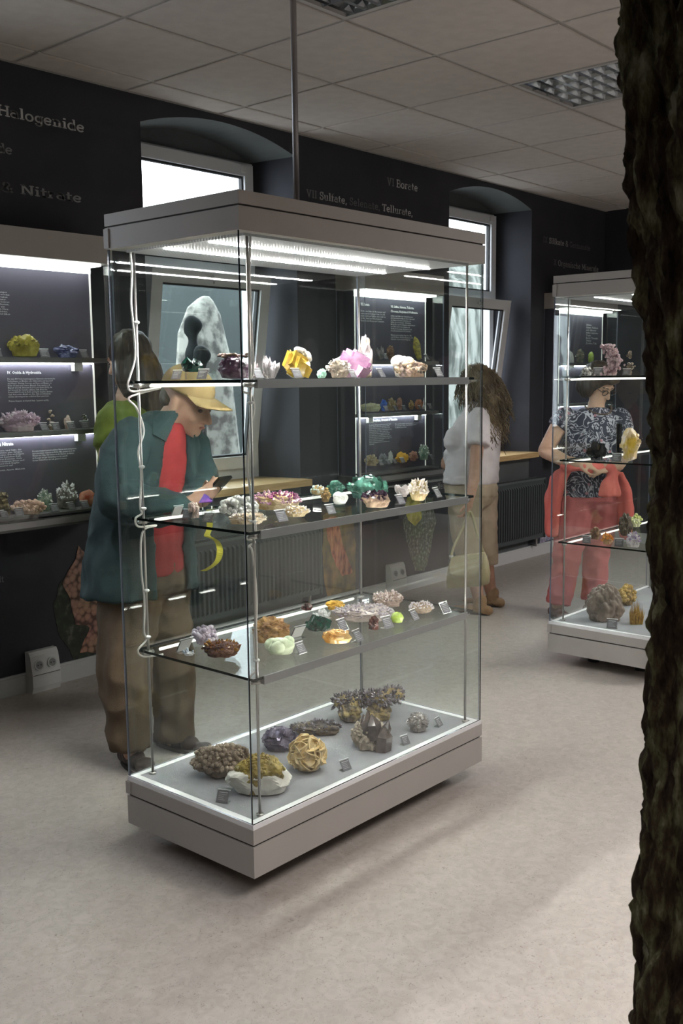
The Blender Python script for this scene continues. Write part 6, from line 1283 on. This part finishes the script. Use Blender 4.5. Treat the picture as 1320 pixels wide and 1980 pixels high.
for ci, c in enumerate(Wr['card']):
    if ci in (0, 4):
        q = c if ci == 0 else [c[0], c[1], c[2], c[3]]
        ca.loft([ring(p[:3], s, f, a, b, 16) for p, (a, b) in zip(q, ((.03, .05), (.04, .07), (.042, .07), (.028, .045)))])
    elif ci == 3: ca.loft([ring(Vector(p[:3]), s, f, a, b, 16) for p, (a, b) in zip(c, ((.03, .025), (.052, .03), (.07, .034)))])
    else: ca.chain([(p[0], p[1], p[2], p[3]*.85) for p in c])
part(t, 'cardigan', remesh(ca, .008, 2, wrinkle(.009, 18, 5, 6)), CARDI)
hr = MB(); hr.ell(Lh(0, -.03, .035), (sh_*.098, F*.105, U*.1), 3); hr.ell(Lh(0, -.075, -.03), (sh_*.098, F*.06, U*.1), 3)
for q in (-1, 1): hr.ell(Lh(q*.078, -.012, -.02), (sh_*.03, F*.06, U*.085), 3)
hr.ell(Lh(0, .07, .075), (sh_*.07, F*.035, U*.03), 3); part(t, 'hair', remesh(hr, .008, 2, lambda p: .006*noise.noise(Vector((p.x*50, p.y*50, p.z*9)))), HAIRD)
g = MB()
for q in (-1, 1): g.tube([Lh(q*.034+.024*math.cos(a), .1, -.004+.017*math.sin(a)) for a in [2*PI*j/14 for j in range(15)]], .0022, 6); g.tube([Lh(q*.058, .098, .0), Lh(q*.08, .0, .0)], .002, 6)
g.tube([Lh(-.01, .104, .0), Lh(.01, .104, .0)], .002, 6); g.build('glasses', METALD, t)
nk = Vector(Wr['torso'][3][:3]); nl = MB()
for j in range(26):
    a = PI*(.0+1.0*j/25); nl.ball(nk+UZ*(.065-.05*math.sin(a))+s*.085*math.cos(a)+f*(.03+.075*math.sin(a)), .006, 1)
nl.build('necklace', mat('brown_beads', (.1, .055, .03), rough=.3), t, True)
for c in Wr['legs']:
    e = Vector(c[-1][:3]); shoe(t, e-f*.07, e+f*.235, mat('reddish_shoe_leather', (.13, .055, .04), (.17, .08, .06), 20, rough=.5))
rebase(t)
# ------------------------------------------------------------------ tree trunk in the foreground
BARK = None
def bark_mat():
    m, N, L = nt('mossy_bark'); b = N['Principled BSDF']; b.inputs['Roughness'].default_value = .95; b.inputs['Specular IOR Level'].default_value = .1; tc = N.new('ShaderNodeTexCoord')
    mp = N.new('ShaderNodeMapping'); mp.inputs['Scale'].default_value = (1, 1, .3); L.new(tc.outputs['Object'], mp.inputs[0])
    n1 = N.new('ShaderNodeTexNoise'); n1.inputs['Scale'].default_value = 38; n1.inputs['Detail'].default_value = 10; n1.inputs['Roughness'].default_value = .62; L.new(mp.outputs[0], n1.inputs['Vector'])
    r = N.new('ShaderNodeValToRGB'); cr = r.color_ramp; cr.elements[0].position = .32; cr.elements[0].color = (.006, .004, .003, 1); cr.elements[1].position = .68; cr.elements[1].color = (.2, .19, .13, 1)
    e = cr.elements.new(.47); e.color = (.035, .023, .014, 1); e = cr.elements.new(.57); e.color = (.085, .08, .04, 1); L.new(n1.outputs['Fac'], r.inputs[0]); L.new(r.outputs[0], b.inputs['Base Color'])
    bp_ = N.new('ShaderNodeBump'); bp_.inputs['Strength'].default_value = 1.0; bp_.inputs['Distance'].default_value = .02; L.new(n1.outputs['Fac'], bp_.inputs['Height']); L.new(bp_.outputs[0], b.inputs['Normal']); return m
tk = [(Vector(p[:3]), p[3]) for p in PEOPLE['trunk']]; tk = [(Vector((1.45, .585, ZC-.0)), .152), (Vector((1.436, .573, 2.4)), .15)]+tk+[(Vector((1.27, .43, .35)), .168), (Vector((1.262, .432, 0)), .185)]
org = Vector((1.262, .432, 0)); mb = MB(); rg = []; NV, NU = 380, 190
for i in range(NV+1):
    z = min(max(ZC*(1-i/NV), 1e-5), tk[0][0].z-1e-5)
    for (a, ra), (b, rb_) in zip(tk, tk[1:]):
        if a.z >= z >= b.z: q = (a.z-z)/max(1e-6, a.z-b.z); c = a.lerp(b, q); r = ra+(rb_-ra)*q; break
    row = []
    for j in range(NU):
        a = 2*PI*j/NU; cx, sy = math.cos(a), math.sin(a); wz = z+.1*noise.noise(Vector((cx*2, sy*2, z*3)))
        jit = noise.noise_vector(Vector((cx*5, sy*5, z*6)))*.28
        dv = noise.voronoi(Vector((cx*3.4, sy*3.4, wz*4.2))+jit)[0]; d2 = noise.voronoi(Vector((cx*8+5, sy*8, wz*9))+jit)[0]; fine = noise.noise(Vector((cx*30, sy*30, z*44)))
        k = r-.040+.020*min(1, (dv[1]-dv[0])*3.2)+.009*min(1, (d2[1]-d2[0])*3)+.009*fine+.012*noise.noise(Vector((cx*2.2, sy*2.2, z*4)))
        row.append(Vector((c.x-org.x+cx*k, c.y-org.y+sy*k, z)))
    rg.append(row)
mb.loft(rg); mb.build('tree_trunk', bark_mat(), smooth=True, loc=tuple(org), label='dark mossy tree trunk standing in the right foreground', category='tree trunk')
